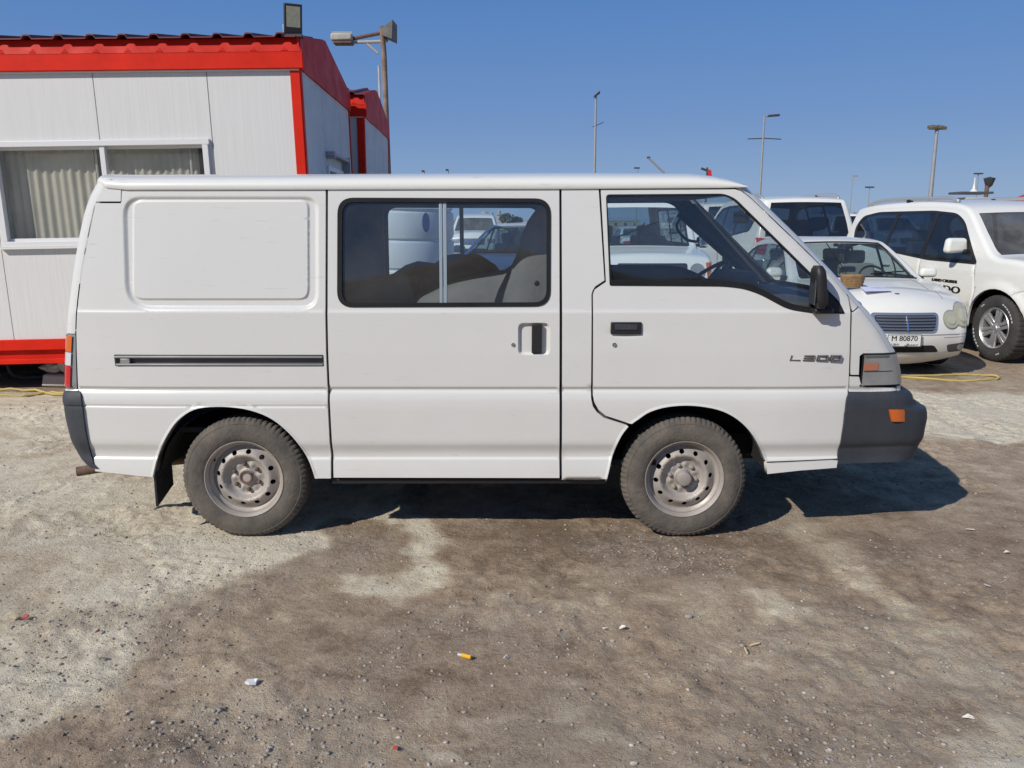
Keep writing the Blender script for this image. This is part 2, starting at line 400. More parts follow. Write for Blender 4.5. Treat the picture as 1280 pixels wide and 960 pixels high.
# ================================================================== GROUND
rng = np.random.default_rng(5)
LAT = rng.random((512, 512))
def vnoise(x, y, s, ox=0.0):
    x = x / s + ox + 1000; y = y / s + ox * 0.7 + 1000
    xi = np.floor(x).astype(int); yi = np.floor(y).astype(int); fx = x - xi; fy = y - yi
    fx = fx * fx * (3 - 2 * fx); fy = fy * fy * (3 - 2 * fy)
    a = LAT[xi % 512, yi % 512]; b = LAT[(xi + 1) % 512, yi % 512]; c = LAT[xi % 512, (yi + 1) % 512]; d = LAT[(xi + 1) % 512, (yi + 1) % 512]
    return (a * (1 - fx) + b * fx) * (1 - fy) + (c * (1 - fx) + d * fx) * fy
def fbm(x, y, s, o=5, ox=0.0, g=0.5):
    t = 0; a = 1; n = 0
    for k in range(o): t = t + a * vnoise(x, y, s / 2 ** k, ox + 17.3 * k); n += a; a *= g
    return t / n
def gh(x, y):
    """height of the dirt"""
    x = np.asarray(x, float); y = np.asarray(y, float)
    h = (fbm(x, y, 1.1, 3, 3) - 0.5) * 0.03
    m = sstep(0.42, 0.62, fbm(x, y, 0.9, 3, 40))
    h = h + (fbm(x, y, 0.22, 5, 9, 0.62) - 0.5) * (0.018 + 0.050 * m)
    h = h + (fbm(x, y, 0.045, 3, 21, 0.6) - 0.5) * (0.007 + 0.018 * m)
    fade = 1 - sstep(9, 14, np.hypot(x, y - 4))
    near = np.exp(-(((np.abs(x + 0.25) - 1.22) / 0.3) ** 2 + ((y - 4.3) / 0.3) ** 2))
    return h * fade * (1 - 0.85 * near) - 0.006 + 0.18 * sstep(11.5, 17, y)
def geo(a, b, n, g):
    t = (g ** np.arange(n + 1) - 1) / (g ** n - 1); return a + (b - a) * t
st = 0.0145
xs = np.concatenate([geo(-4.6, -2500, 46, 1.16)[::-1][:-1], np.arange(-4.6, 6.2, st), geo(6.2, 2500, 46, 1.16)])
ys = np.concatenate([geo(1.9, -400, 34, 1.2)[::-1][:-1], np.arange(1.9, 8.6, st), geo(8.6, 4500, 60, 1.13)])
GX, GY = np.meshgrid(xs, ys); gx = GX.ravel(); gy = GY.ravel()
GZ = gh(gx, gy)
def gp(*P): return [tuple(gnd(a, b).xy) for a, b in P]
jx = gx + (fbm(gx, gy, 0.5, 4, 60) - 0.5) * 0.55; jy = gy + (fbm(gx, gy, 0.5, 4, 90) - 0.5) * 0.75
def blobm(P, soft, x=jx, y=jy):
    return 1 - sstep(-soft, soft, sdf(P, x, y))
near = (gy < 14) & (gy > 1) & (np.abs(gx) < 12)
sand = np.full(len(gx), 0.30)
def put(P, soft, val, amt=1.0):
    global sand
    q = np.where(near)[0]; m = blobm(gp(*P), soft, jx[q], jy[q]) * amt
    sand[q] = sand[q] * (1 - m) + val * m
put([(-900, 488), (560, 488), (520, 600), (500, 655), (440, 665), (330, 705), (245, 752), (190, 775), (150, 830), (90, 870), (0, 900), (-300, 930), (-1500, 940)], 0.10, 0.86)
put([(-300, 700), (60, 690), (130, 730), (90, 780), (20, 800), (-300, 800)], 0.18, 0.62, 0.7)
put([(210, 680), (420, 660), (400, 690), (270, 720), (170, 755), (120, 750)], 0.10, 1.0, 0.9)
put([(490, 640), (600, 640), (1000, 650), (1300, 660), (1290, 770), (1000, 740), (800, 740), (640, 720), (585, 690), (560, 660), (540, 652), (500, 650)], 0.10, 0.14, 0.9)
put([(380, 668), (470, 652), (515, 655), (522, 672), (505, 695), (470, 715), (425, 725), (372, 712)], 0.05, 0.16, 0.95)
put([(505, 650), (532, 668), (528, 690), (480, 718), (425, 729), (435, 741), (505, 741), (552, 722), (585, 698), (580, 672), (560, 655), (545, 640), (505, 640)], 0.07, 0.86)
put([(965, 640), (1005, 640), (1060, 700), (1130, 752), (1110, 772), (1050, 730), (1000, 690)], 0.06, 0.50)
put([(1125, 486), (1190, 492), (1280, 488), (1500, 500), (1500, 560), (1230, 552), (1140, 530)], 0.22, 0.95)
put([(1160, 560), (1230, 552), (1500, 570), (1500, 640), (1240, 650), (1190, 600)], 0.15, 0.30)
put([(1120, 440), (1500, 440), (1500, 482), (1120, 482)], 0.25, 0.35, 0.8)
put([(940, 760), (1010, 745), (1000, 768), (950, 782)], 0.04, 0.80, 0.8)
put([(1140, 760), (1260, 790), (1280, 870), (1180, 850), (1060, 790)], 0.12, 0.50, 0.7)
put([(1140, 925), (1300, 900), (1300, 1000), (1160, 980)], 0.07, 0.85)
put([(600, 745), (700, 735), (740, 760), (640, 790), (590, 780)], 0.10, 0.45, 0.7)
put([(200, 855), (420, 830), (430, 880), (230, 905)], 0.12, 0.50, 0.6)
sand = sand + (fbm(gx, gy, 0.7, 5, 200, 0.55) - 0.5) * 0.55 + (fbm(gx, gy, 0.22, 4, 230, 0.6) - 0.5) * 0.50 + (fbm(gx * 0.55, gy, 0.09, 3, 260, 0.6) - 0.5) * 0.30
rid = 1 - np.abs(fbm(gx * 0.6 + gy * 0.5, gy, 0.55, 5, 500, 0.6) * 2 - 1)          # dry, paler ridges between the trodden hollows
sand = sand + sstep(0.90, 0.99, rid) * 0.30 * sstep(0.4, 0.6, fbm(gx, gy, 1.2, 2, 520))
sand = np.clip(sand + 0.03, 0, 1)
grav = sstep(0.50, 0.68, fbm(gx, gy, 0.8, 4, 300)) * (1 - sstep(0.6, 0.9, sand))
q = np.where(near)[0]
for P, a in (([(620, 900), (820, 900), (830, 1000), (600, 1000)], 0.9), ([(960, 820), (1130, 800), (1260, 880), (1280, 960), (900, 960), (880, 880)], 0.85),
             ([(840, 720), (900, 725), (890, 760), (835, 755)], 0.7), ([(130, 905), (330, 890), (400, 960), (100, 980)], 0.7), ([(1150, 900), (1280, 905), (1280, 950)], 0.8)):
    m = blobm(gp(*P), 0.10, jx[q], jy[q]) * a; grav[q] = np.maximum(grav[q], m)
nx_, ny_ = len(xs), len(ys)
idx = np.arange(nx_ * ny_).reshape(ny_, nx_)
FA = np.stack([idx[:-1, :-1].ravel(), idx[:-1, 1:].ravel(), idx[1:, 1:].ravel(), idx[1:, :-1].ravel()], 1)
me = bpy.data.meshes.new('ground')
me.vertices.add(len(gx)); me.vertices.foreach_set('co', np.stack([gx, gy, GZ], 1).astype('f').ravel())
me.loops.add(FA.size); me.loops.foreach_set('vertex_index', FA.ravel().astype('i'))
me.polygons.add(len(FA)); me.polygons.foreach_set('loop_start', np.arange(0, FA.size, 4, dtype='i'))
me.polygons.foreach_set('use_smooth', np.ones(len(FA), bool)); me.update(); me.validate()
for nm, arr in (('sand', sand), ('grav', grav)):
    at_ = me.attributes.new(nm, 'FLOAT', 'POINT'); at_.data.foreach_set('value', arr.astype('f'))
ground = bpy.data.objects.new('ground', me); COL.objects.link(ground); ground['kind'] = 'structure'
m = bpy.data.materials.new('dirt'); m.use_nodes = True; n = m.node_tree; N = n.nodes; L = n.links; b = N['Principled BSDF']
b.inputs['Roughness'].default_value = 0.95; b.inputs['Specular IOR Level'].default_value = 0.15
def mixc(a, b_, fac):
    x = N.new('ShaderNodeMix'); x.data_type = 'RGBA'
    for i, v in ((6, a), (7, b_)):
        if isinstance(v, tuple): x.inputs[i].default_value = (*v, 1)
        else: L.new(v, x.inputs[i])
    if isinstance(fac, float): x.inputs[0].default_value = fac
    else: L.new(fac, x.inputs[0])
    return x.outputs[2]
def noise(scale, det=8, ro=0.6, vec=None):
    x = N.new('ShaderNodeTexNoise'); x.inputs['Scale'].default_value = scale; x.inputs['Detail'].default_value = det; x.inputs['Roughness'].default_value = ro
    L.new(vec or tcg.outputs['Object'], x.inputs['Vector']); return x.outputs[0]
def mr(v, a, b_, c=0.0, d=1.0):
    x = N.new('ShaderNodeMapRange'); x.inputs[1].default_value = a; x.inputs[2].default_value = b_; x.inputs[3].default_value = c; x.inputs[4].default_value = d
    L.new(v, x.inputs[0]); return x.outputs[0]
def mul(a, b_, op='MULTIPLY'):
    x = N.new('ShaderNodeMath'); x.operation = op
    for i, v in ((0, a), (1, b_)):
        if isinstance(v, float): x.inputs[i].default_value = v
        else: L.new(v, x.inputs[i])
    return x.outputs[0]
tcg = N.new('ShaderNodeTexCoord')
sa = N.new('ShaderNodeAttribute'); sa.attribute_name = 'sand'; ga = N.new('ShaderNodeAttribute'); ga.attribute_name = 'grav'
n1 = noise(9, 10, 0.65); n2 = noise(45, 8, 0.7); n3 = noise(2.5, 6, 0.6); n4 = noise(160, 4, 0.7)
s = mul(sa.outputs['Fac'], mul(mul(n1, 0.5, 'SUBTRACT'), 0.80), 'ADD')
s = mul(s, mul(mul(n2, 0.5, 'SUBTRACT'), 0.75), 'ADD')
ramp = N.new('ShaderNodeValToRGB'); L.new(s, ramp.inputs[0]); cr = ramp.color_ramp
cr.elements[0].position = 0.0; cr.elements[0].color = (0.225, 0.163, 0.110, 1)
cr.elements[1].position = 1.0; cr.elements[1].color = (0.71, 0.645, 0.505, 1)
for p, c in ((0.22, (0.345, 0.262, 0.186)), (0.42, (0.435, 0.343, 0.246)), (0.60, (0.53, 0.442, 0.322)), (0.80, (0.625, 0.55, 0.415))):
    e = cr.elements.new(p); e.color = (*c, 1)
col = ramp.outputs[0]
col = mixc(col, (0.37, 0.335, 0.285), mul(mul(ga.outputs['Fac'], mr(n2, 0.42, 0.62)), 0.6))
vo = N.new('ShaderNodeTexVoronoi'); vo.inputs['Scale'].default_value = 85; L.new(tcg.outputs['Object'], vo.inputs['Vector'])
pb = mr(vo.outputs['Distance'], 0.10, 0.26, 1.0, 0.0)
sel = N.new('ShaderNodeSeparateColor'); L.new(vo.outputs['Color'], sel.inputs[0])
pick = mr(sel.outputs[0], 0.80, 0.86); col = mixc(col, (0.42, 0.39, 0.35), mul(mul(pb, pick), 0.7))
pick2 = mr(sel.outputs[1], 0.82, 0.88); col = mixc(col, (0.07, 0.058, 0.048), mul(mul(pb, pick2), 0.6))
dk = mr(noise(28, 9, 0.72), 0.58, 0.72); col = mixc(col, (0.16, 0.13, 0.105), mul(dk, 0.5))
lt = mr(noise(6, 9, 0.75), 0.60, 0.74); col = mixc(col, (0.50, 0.44, 0.35), mul(lt, 0.35))
fg = mr(noise(110, 5, 0.75), 0.54, 0.66); col = mixc(col, (0.14, 0.105, 0.075), mul(fg, 0.42))
fw = mr(noise(75, 6, 0.8), 0.62, 0.72); col = mixc(col, (0.62, 0.56, 0.46), mul(fw, 0.40))
L.new(col, b.inputs['Base Color'])
hh = mul(mul(n2, 0.9), mul(n4, 0.45), 'ADD'); hh = mul(hh, mul(pb, mul(pick, 0.5)), 'ADD')
hh = mul(hh, mul(n1, 0.8), 'ADD')
bp = N.new('ShaderNodeBump'); bp.inputs['Strength'].default_value = 0.85; bp.inputs['Distance'].default_value = 0.020
L.new(hh, bp.inputs['Height']); L.new(bp.outputs[0], b.inputs['Normal'])
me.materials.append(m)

# gravel: small stones, uncountable
def rock_unit(seed):
    r = random.Random(seed); bm = bmesh.new(); bmesh.ops.create_icosphere(bm, subdivisions=1, radius=1.0)
    V = np.array([tuple(v.co * r.uniform(0.72, 1.15)) for v in bm.verts]); Fc = np.array([[x.index for x in f.verts] for f in bm.faces]); bm.free()
    return V, Fc
ROCKS = [rock_unit(k) for k in range(8)]
def gravel(name, n, smin, smax, mt, seed, dens, y0=2.1, y1=8.5, pw=3.0):
    r = np.random.default_rng(seed); VV = []; FF = []; k = 0; c = 0; tries = 0
    while c < n and tries < 60:
        tries += 1
        m_ = 4000
        Y = y0 + (y1 - y0) * r.random(m_) ** 1.6; X = (r.random(m_) * 2 - 1) * (Y * 0.70 + 0.4)
        keep = r.random(m_) < dens(X, Y); X = X[keep]; Y = Y[keep]
        for x, y in zip(X, Y):
            if c >= n: break
            sz = smin + (smax - smin) * r.random() ** pw
            V, Fc = ROCKS[int(r.integers(8))]
            a = r.random() * 6.28; ca, sa_ = math.cos(a), math.sin(a)
            sx, sy, sz_ = sz * (0.8 + 0.5 * r.random()), sz * (0.7 + 0.4 * r.random()), sz * (0.45 + 0.35 * r.random())
            P = V * (sx, sy, sz_); P = np.stack([P[:, 0] * ca - P[:, 1] * sa_ + x, P[:, 0] * sa_ + P[:, 1] * ca + y, P[:, 2] + sz_ * 0.05], 1)
            VV.append(P); FF.append(Fc + k); k += len(V); c += 1
    V = np.concatenate(VV); Fc = np.concatenate(FF)
    cen = V.reshape(-1, 12, 3).mean(1); g = gh(cen[:, 0], cen[:, 1]); V[:, 2] += np.repeat(g, 12)
    me = bpy.data.meshes.new(name); me.vertices.add(len(V)); me.vertices.foreach_set('co', V.astype('f').ravel())
    me.loops.add(Fc.size); me.loops.foreach_set('vertex_index', Fc.ravel().astype('i'))
    me.polygons.add(len(Fc)); me.polygons.foreach_set('loop_start', np.arange(0, Fc.size, 3, dtype='i')); me.update()
    me.materials.append(mt); o = bpy.data.objects.new(name, me); COL.objects.link(o); o['kind'] = 'stuff'; return o
ST_G = mat('grey_stone', (0.42, 0.375, 0.32), 0.9, bump=0.4, bscale=80, var=0.9, vscale=45, col2=(0.19, 0.165, 0.14))
ST_L = mat('pale_stone', (0.56, 0.52, 0.46), 0.9, var=0.8, vscale=45, col2=(0.26, 0.23, 0.19))
ST_B = mat('brown_clod', (0.28, 0.22, 0.165), 0.95, var=0.8, vscale=45, col2=(0.09, 0.07, 0.055))
def dgrav(X, Y): return 0.10 + 0.9 * sstep(0.50, 0.70, fbm(X, Y, 0.8, 4, 300)) * (0.25 + 0.75 * sstep(0.45, 0.6, fbm(X, Y, 0.25, 3, 400)))
def dclod(X, Y): return 0.15 + 0.85 * sstep(0.48, 0.66, fbm(X, Y, 0.9, 3, 40))
o = gravel('gravel', 9000, 0.002, 0.011, ST_G, 11, dgrav, pw=3.5)
o['label'] = 'fine grey gravel strewn over the brown dirt'
o = gravel('pale_gravel', 1200, 0.002, 0.011, ST_L, 12, dgrav, pw=3.5); o['label'] = 'pale stone chips strewn over the brown dirt'
o = gravel('dirt_clods', 7000, 0.002, 0.0095, ST_B, 13, dclod, pw=3.0); o['label'] = 'small dark clods of dry soil on the ground'
# single stones that can be told apart
stones = [(192, 905, 9, 'flat pale oval stone at the lower left of the lot'), (160, 890, 7, 'small round bluish stone beside the flat pale oval stone'),
 (399, 913, 8, 'dark angular stone on brown dirt near the bottom edge'), (515, 857, 0, ''), (676, 902, 8, 'round tan stone on the brown dirt below the front wheel'),
 (861, 772, 10, 'round grey stone on dirt just below the front wheel'), (928, 807, 9, 'grey stone lying beside two wooden splinters'),
 (882, 838, 7, 'small blue grey stone left of the gravel patch'), (1115, 844, 9, 'round pale grey stone in the right foreground'),
 (1228, 752, 8, 'small grey stone on the smooth brown dirt at right'), (1083, 788, 8, 'blue grey stone at the end of the pale track'),
 (792, 954, 12, 'white square stone cut by the bottom edge of the view'), (584, 955, 9, 'white chip of stone at the bottom centre'),
 (580, 891, 7, 'half buried two toned stone beneath the yellow lighter'), (557, 929, 8, 'pale angular stone with a dark side near bottom centre'),
 (492, 911, 7, 'small white cubic stone at the lower centre left'), (525, 919, 6, 'tiny white cubic stone next to the gravel'),
 (284, 803, 7, 'pair-like grey stone on the dirt left of centre'), (636, 745, 6, 'small tan stone on brown dirt left of the front tyre'),
 (555, 733, 5, 'small round stone at the edge of the pale tongue'), (766, 799, 8, 'dark grey stone with a pale top below the front tyre'),
 (250, 766, 6, 'small pale stone on the boundary of sand and brown dirt'), (396, 899, 0, ''), (1255, 943, 10, 'grey broken stone in the lower right corner'),
 (1005, 869, 7, 'pale stone chip in the gravel at right'), (676, 767, 6, 'squat pale stone in the middle of the dirt'), (316, 737, 6, 'flat pinkish stone near the sand edge')]
for k, (px, py, s_, lb) in enumerate(stones):
    if not s_: continue
    p = gnd(px, py); sc = p.y / F * s_ * 0.55; V, Fc = ROCKS[k % 8]
    ORG = Vector((p.x, p.y, 0)); gz = float(gh([p.x], [p.y])[0])
    mb = MB(); mb.add([(p.x + v[0] * sc, p.y + v[1] * sc * 0.8, gz + sc * 0.3 + v[2] * sc * 0.55) for v in V], [tuple(int(i) for i in f) for f in Fc])
    o = mb.build('stone', ST_L if ('white' in lb or 'pale' in lb) else ST_G, None, sharp=25, bevel=sc * 0.12); o.location = ORG
    tag(o, lb, 'stone', 'loose stones lying on the dirt')
ORG = Vector((0, 0, 0))

# guessed earth bank, added unseen behind the camera to reflect in the van windows
bx_ = np.linspace(-34, 34, 110); rows_b = []
for k in range(15):
    t = k / 14; yy = -13.0 - 8.0 * t; prof_ = math.sin(math.pi * min(1, t * 1.15 if t < .87 else 1)) if False else 3 * t * t - 2 * t ** 3
    rows_b.append([(x, yy + 0.8 * (float(vnoise(np.array([x]), np.array([yy]), 2.5, 5)[0]) - .5), -.05 + prof_ * (4.0 + 2.6 * float(vnoise(np.array([x]), np.array([0.]), 6.0, 8)[0])) + .35 * prof_ * float(vnoise(np.array([x]), np.array([yy]), 1.2, 9)[0])) for x in bx_])
for k in range(1, 9): rows_b.append([(x, -21 - 1.2 * k, z * (1 - k / 8) - .05) for x, y, z in rows_b[14]])
mb = MB(); mb.grid(rows_b); o = mb.build('unseen_earth_bank', mat('bank_earth', (.36, .30, .23), .95, bump=.6, bscale=2, var=1.0, vscale=.8, col2=(.10, .095, .07), stretch=(.5, 1, 4)), None, sharp=180); o['kind'] = 'structure'
# ================================================================== MAIN VAN
YC = 5.05                                                   # centre line of the van
zt = [(0.30, .800), (.335, .815), (.345, .848), (.40, .842), (.455, .832), (.468, .822), (.50, .826), (.54, .842), (.56, .8455), (.74, .850), (.79, .8485),
      (.832, .838), (.842, .831), (.850, .831), (.862, .841), (1.04, .845), (1.262, .843), (1.276, .838), (1.30, .835), (1.84, .776), (1.93, .765), (2.1, .75)]
_z = np.arange(0.25, 2.12, 0.001); _w = np.interp(_z, [a for a, _ in zt], [b for _, b in zt])
_k = np.hanning(13); _k /= _k.sum(); _wp = np.pad(_w, 6, 'edge'); _w = np.convolve(_wp, _k, 'valid')
CREASE = [.335, .345, .40, .45, .462, .47, .50, .535, .55, .56, .74, .79, .815, .832, .838, .846, .852, .858, .866, 1.255, 1.268, 1.276, 1.284, 1.30, 1.84]
def vw0(x, z):
    x = np.asarray(x, float); z = np.asarray(z, float)
    return np.interp(z, _z, _w) - 0.055 * np.clip((x - 1.35) / 0.75, 0, 1.3) ** 2 - 0.03 * np.clip((-1.75 - x) / 0.7, 0, 1.3) ** 2
def P(px, py, off=0.0):
    Y = YC - 0.83
    for _ in range(6):
        p = at(px, py, Y); Y = YC - float(vw0(p.x, p.z)) - off
    return (p.x, p.z)
def PP(*L): return [P(a, b) for a, b in L]
def tangent(px, py, R, sgn):
    """x of the front (sgn 1) or rear (-1) face whose rounded corner shows at a photo pixel"""
    Y = YC - 0.8
    for _ in range(6):
        p = at(px, py, Y); phi = math.atan2(abs(p.x), Y); Y = YC - float(vw0(p.x, p.z)) + R * (1 - math.sin(phi))
    return p.z, p.x + sgn * R * (1 - math.cos(phi))
RF, RR = 0.11, 0.075
FT = sorted(tangent(a, b, RF, 1) for a, b in [(931, 231.5), (960, 259), (1000, 298), (1040, 340), (1068, 372), (1085, 390), (1102, 412), (1118, 440), (1123, 462), (1125, 486), (1126, 520), (1126, 590)])
RT = sorted(tangent(a, b, RR, -1) for a, b in [(128, 221), (121, 230), (113, 245), (106, 266), (99, 298), (92, 340), (87, 380), (84, 418), (82, 487), (84, 540), (84, 595)])
FZ = np.array([a for a, _ in FT]); FX = np.array([b for _, b in FT]); RZ = np.array([a for a, _ in RT]); RX = np.array([b for _, b in RT])
def Ff(z): return np.interp(z, FZ, FX)
def Gf(z): return np.interp(z, RZ, RX)
def vw(x, z):
    """half width of the body with both ends rounded in plan"""
    x = np.asarray(x, float); z = np.asarray(z, float); b = vw0(x, z)
    for d, R in ((Ff(z) - x, RF), (x - Gf(z), RR)):
        d = np.clip(d, 0.0015, None); e = np.clip(R - d, 0, R); b = b - (R - np.sqrt(np.maximum(R * R - e * e, 0)))
    return b

van = thing('white_van', 'white panel van seen side on in the foreground, with black bumpers and steel wheels', 'van', (-0.1, YC, 0))

# -- outlines (x,z)
archR = catmull([(394, 598), (386, 575), (374, 556), (357, 537), (335, 521), (305, 511), (270, 508.5), (243, 512), (222, 526), (207, 548), (197, 572), (191, 596.5)], 4)
archF = catmull([(957, 578), (950, 560), (938, 540), (920, 523), (897, 512), (865, 507), (835, 508.5), (812, 515), (798, 524), (788, 531)], 4)
archF2 = catmull([(785.5, 533), (776, 546), (766, 568), (762, 585), (758, 601.5)], 4)
AR = PP(*archR); AF = PP(*archF); AF2 = PP(*archF2)
quarter = PP((152.5, 237.5), (407, 237), (407.3, 440), (409.3, 500), (413.5, 598)) + AR + PP((119, 589), (103, 520), (98.5, 488), (95.5, 415), (98, 375), (103, 335), (112, 290), (119.5, 254), (151.2, 254))
st_out = [tuple(p) for p in round_poly(PP((153, 246), (398, 246), (398, 387), (157, 387)), [.10, .07, .09, .14], 6)]
st_in = [tuple(p) for p in round_poly(PP((165, 250), (386, 250), (386, 375), (165, 375)), [.05, .045, .055, .06], 5)]
arch_all = np.array(AR)
def w_quarter(x, z):
    b = vw(x, z)
    b = b - 0.014 * (1 - sstep(-0.022, 0.004, sdf(st_out, x, z))) + 0.010 * (1 - sstep(-0.010, 0.004, sdf(st_in, x, z)))
    da = segdist(AR, x, z, False); b = b + 0.004 * (1 - sstep(0.002, 0.016, da))
    # pressed line of the lower rear wing
    b = b - 0.004 * np.exp(-((z - 0.757) / 0.006) ** 2)
    # flare in front of the stamp towards the hatch
    return b
def rings(poly, offs, step=0.02):
    P_ = np.array(densify(poly, step)); c = P_.mean(0); out = []
    t = np.roll(P_, -1, 0) - np.roll(P_, 1, 0); t /= np.linalg.norm(t, axis=1)[:, None] + 1e-9
    n_ = np.stack([t[:, 1], -t[:, 0]], 1)
    if ((P_ - c) * n_).sum() < 0: n_ = -n_
    for o in offs: out.append(P_ + n_ * o)
    return np.concatenate(out)
slot = rrect(*P(144, 458), *P(404.5, 443.5), .006, 2)
ex = np.concatenate([rings(st_out, (-.022, -.016, -.010, -.004, .002, .006)), rings(st_in, (-.011, -.007, -.002, .003, .006)), rings(AR, (.003, .007, .011, .017))])
qd = panel_data(quarter, [slot], w_quarter, -1, YC, .03, CREASE + [.745, .751, .757, .763, .769], ex, .02, .03)
sheet('rear_quarter_panel', qd, WHITE, van)
# far side: the same outline without the slot
sheet('rear_quarter_panel', panel_data(quarter, [], w_quarter, 1, YC, .04, CREASE, None, .02), WHITE, van)

# sliding door
sdoor = PP((410, 237), (699, 236.5), (699.3, 440), (699.3, 597.5), (417, 597), (412.3, 500), (410.3, 440))
win_o = [tuple(p) for p in round_poly(PP((422, 247), (688.5, 248), (688, 383), (421.5, 384)), .085, 7)]
win_i = [tuple(p) for p in round_poly(PP((428, 252.5), (683.5, 253), (683, 378), (427.5, 379)), .065, 7)]
hr = [tuple(p) for p in round_poly(PP((648, 404), (687, 404), (687, 443.5), (648, 443.5)), .03, 4)]
def w_sdoor(x, z):
    return vw(x, z) - 0.020 * (1 - sstep(-0.012, 0.003, sdf(hr, x, z)))
ex = rings(hr, (-.012, -.008, -.004, 0, .004), .01)
dd = panel_data(sdoor, [win_o], w_sdoor, -1, YC, .03, CREASE, ex, .02, .012)
sd = sheet('sliding_door', dd, WHITE, van)
def ring_seal(name, po, pi, sgn, m, off=.004, parent=van, wf=vw, depth=.018):
    return sheet(name, panel_data(po, [pi], lambda x, z: wf(x, z) + off, sgn, YC, .03, None, None, depth), m, parent)
ring_seal('window_seal', win_o, win_i, -1, RUBBER, .005, sd)
def glass_pane(name, poly, sgn, m, inset, parent=van, wf=vw0):
    return sheet(name, panel_data(poly, [], lambda x, z: wf(x, z) - inset, sgn, YC, .06, None, None, 0.0), m, parent)
glass_pane('window_glass', win_i, -1, GLASS_R, .008, sd)
def strip_on(name, x0, x1, z0, z1, off, m, parent, sgn=-1, t=.010, bev=.002):
    mb = MB(); V = []
    for z in (z0, z1):
        for x in (x0, x1):
            y = float(vw0(x, z)) + off
            V += [(x, YC + sgn * y, z), (x, YC + sgn * (y - t), z)]
    mb.add(V, [(0, 2, 6, 4), (1, 3, 7, 5), (0, 1, 5, 4), (2, 3, 7, 6), (0, 1, 3, 2), (4, 5, 7, 6)])
    return mb.build(name, m, parent, bevel=bev)
ALU = mat('window_bar', (0.30, 0.36, 0.40), 0.5, metal=0.3)
for a, b_ in ((549.5, 552.5), (554.5, 558)):
    x0, z0 = P(a, 379); x1, z1 = P(b_, 252.5)
    strip_on('window_bar', x0, x1, z0, z1, -.004, ALU, sd)
x, z = P(671, 354); y = YC - float(vw0(x, z)) + .006
MB().lathe([(0, -.026), (.010, -.026), (.014, -.021), (.014, 0)], (x, y, z), 20).build('window_latch', BLACKP, sd)
# sliding door handle
x0, z0 = P(664.5, 441.5); x1, z1 = P(677.5, 405); yb = YC - float(vw(0.1, 1.1))
mb = MB(); mb.box(((x0 + x1) / 2, yb + .004, (z0 + z1) / 2), (x1 - x0, .022, z1 - z0))
mb.build('door_handle', BLACKP, sd, bevel=.005, bseg=3)
x, z = P(641.5, 431)
MB().lathe([(0, -.004), (.005, -.004), (.0052, -.001), (.0085, -.0015), (.0095, -.005), (.0105, -.003), (.011, .004)], (x, YC - float(vw0(x, z)), z), 20).build('door_lock', STEEL, sd)
# far sliding door
sdf_ = sheet('sliding_door', panel_data(sdoor, [win_o], vw, 1, YC, .04, CREASE, None, .02), WHITE, van)
ring_seal('window_seal', win_o, win_i, 1, RUBBER, .005, sdf_); glass_pane('window_glass', win_i, 1, GLASS, .008, sdf_)
for a, b_ in ((551, 557),):
    x0, z0 = P(a, 379); x1, z1 = P(b_, 252.5); strip_on('window_bar', x0, x1, z0, z1, -.004, ALU, sdf_, 1)

# centre pillar panel
mid = PP((702, 236.5), (748.3, 236.5), (755.5, 350.5), (744, 358), (740.8, 363), (739.3, 368), (738.8, 498), (741, 508), (746, 515), (755, 522.5), (783, 531.5)) + AF2 + PP((702, 601))
def w_arch(x, z):
    d = np.minimum(segdist(AF, x, z, False), segdist(AF2, x, z, False))
    return vw(x, z) + 0.004 * (1 - sstep(0.002, 0.016, d))
exF = rings(AF, (.003, .007, .011, .017)); exF2 = rings(AF2, (.003, .007, .011, .017))
for sgn in (-1, 1):
    sheet('centre_pillar', panel_data(mid, [], w_arch, sgn, YC, .03, CREASE, exF2, .02), WHITE, van)

# front door
fdoor = PP((751, 237), (918, 236.5), (927, 239), (936, 246), (1056.5, 361), (1061, 372), (1063, 390), (1061, 470), (1059.5, 487), (1052, 545), (1047.5, 573), (957.5, 577)) + AF[1:-1] + \
    PP((786, 529), (757, 519.5), (748, 512), (743, 503), (741.2, 494), (741.2, 368), (743.5, 362), (757.6, 352.5))
fwin = [tuple(p) for p in round_poly(PP((757.3, 243), (905, 242), (919, 248), (1049, 377), (1056, 392), (1020, 392), (985, 387), (950, 368), (930, 361), (905, 358), (762, 357)), [.02, .05, .05, .02, .008, .03, .05, .05, .05, .05, .008], 5)]
fgl = [tuple(p) for p in round_poly(PP((758.8, 244.9), (904.5, 243.9), (917, 249.5), (1047, 378.8), (1050, 386), (1020, 385.5), (987, 379.5), (953, 361.5), (933, 354), (906, 351), (764.5, 350)), [.015, .05, .05, .02, .008, .03, .05, .05, .05, .05, .008], 5)]
hf = [tuple(p) for p in round_poly(PP((762, 402), (803, 402), (803, 418), (762, 418)), .012, 3)]
def w_fdoor(x, z):
    # the window frame stands slightly in from the body, and a shallow bowl behind the handle
    fr = sstep(0.0, 0.012, -sdf(fr_in, x, z))
    b = w_arch(x, z) - 0.012 * np.exp(-(((x - hx) / .07) ** 2 + ((z - hz) / .022) ** 2))
    return b
hx, hz = P(783, 415)
fr_in = [tuple(p) for p in PP((754, 240), (918, 239), (1060, 380), (1060, 392), (754, 360))]
ex = np.concatenate([exF, np.array([(hx + .01 * i, hz + .008 * j) for i in range(-12, 13) for j in range(-6, 7)])])
fd = sheet('front_door', panel_data(fdoor, [fwin], w_fdoor, -1, YC, .03, CREASE, ex, .02, .014), WHITE, van)
ring_seal('window_seal', fwin, fgl, -1, RUBBER, .003, fd)
glass_pane('window_glass', fgl, -1, GLASS, .008, fd)
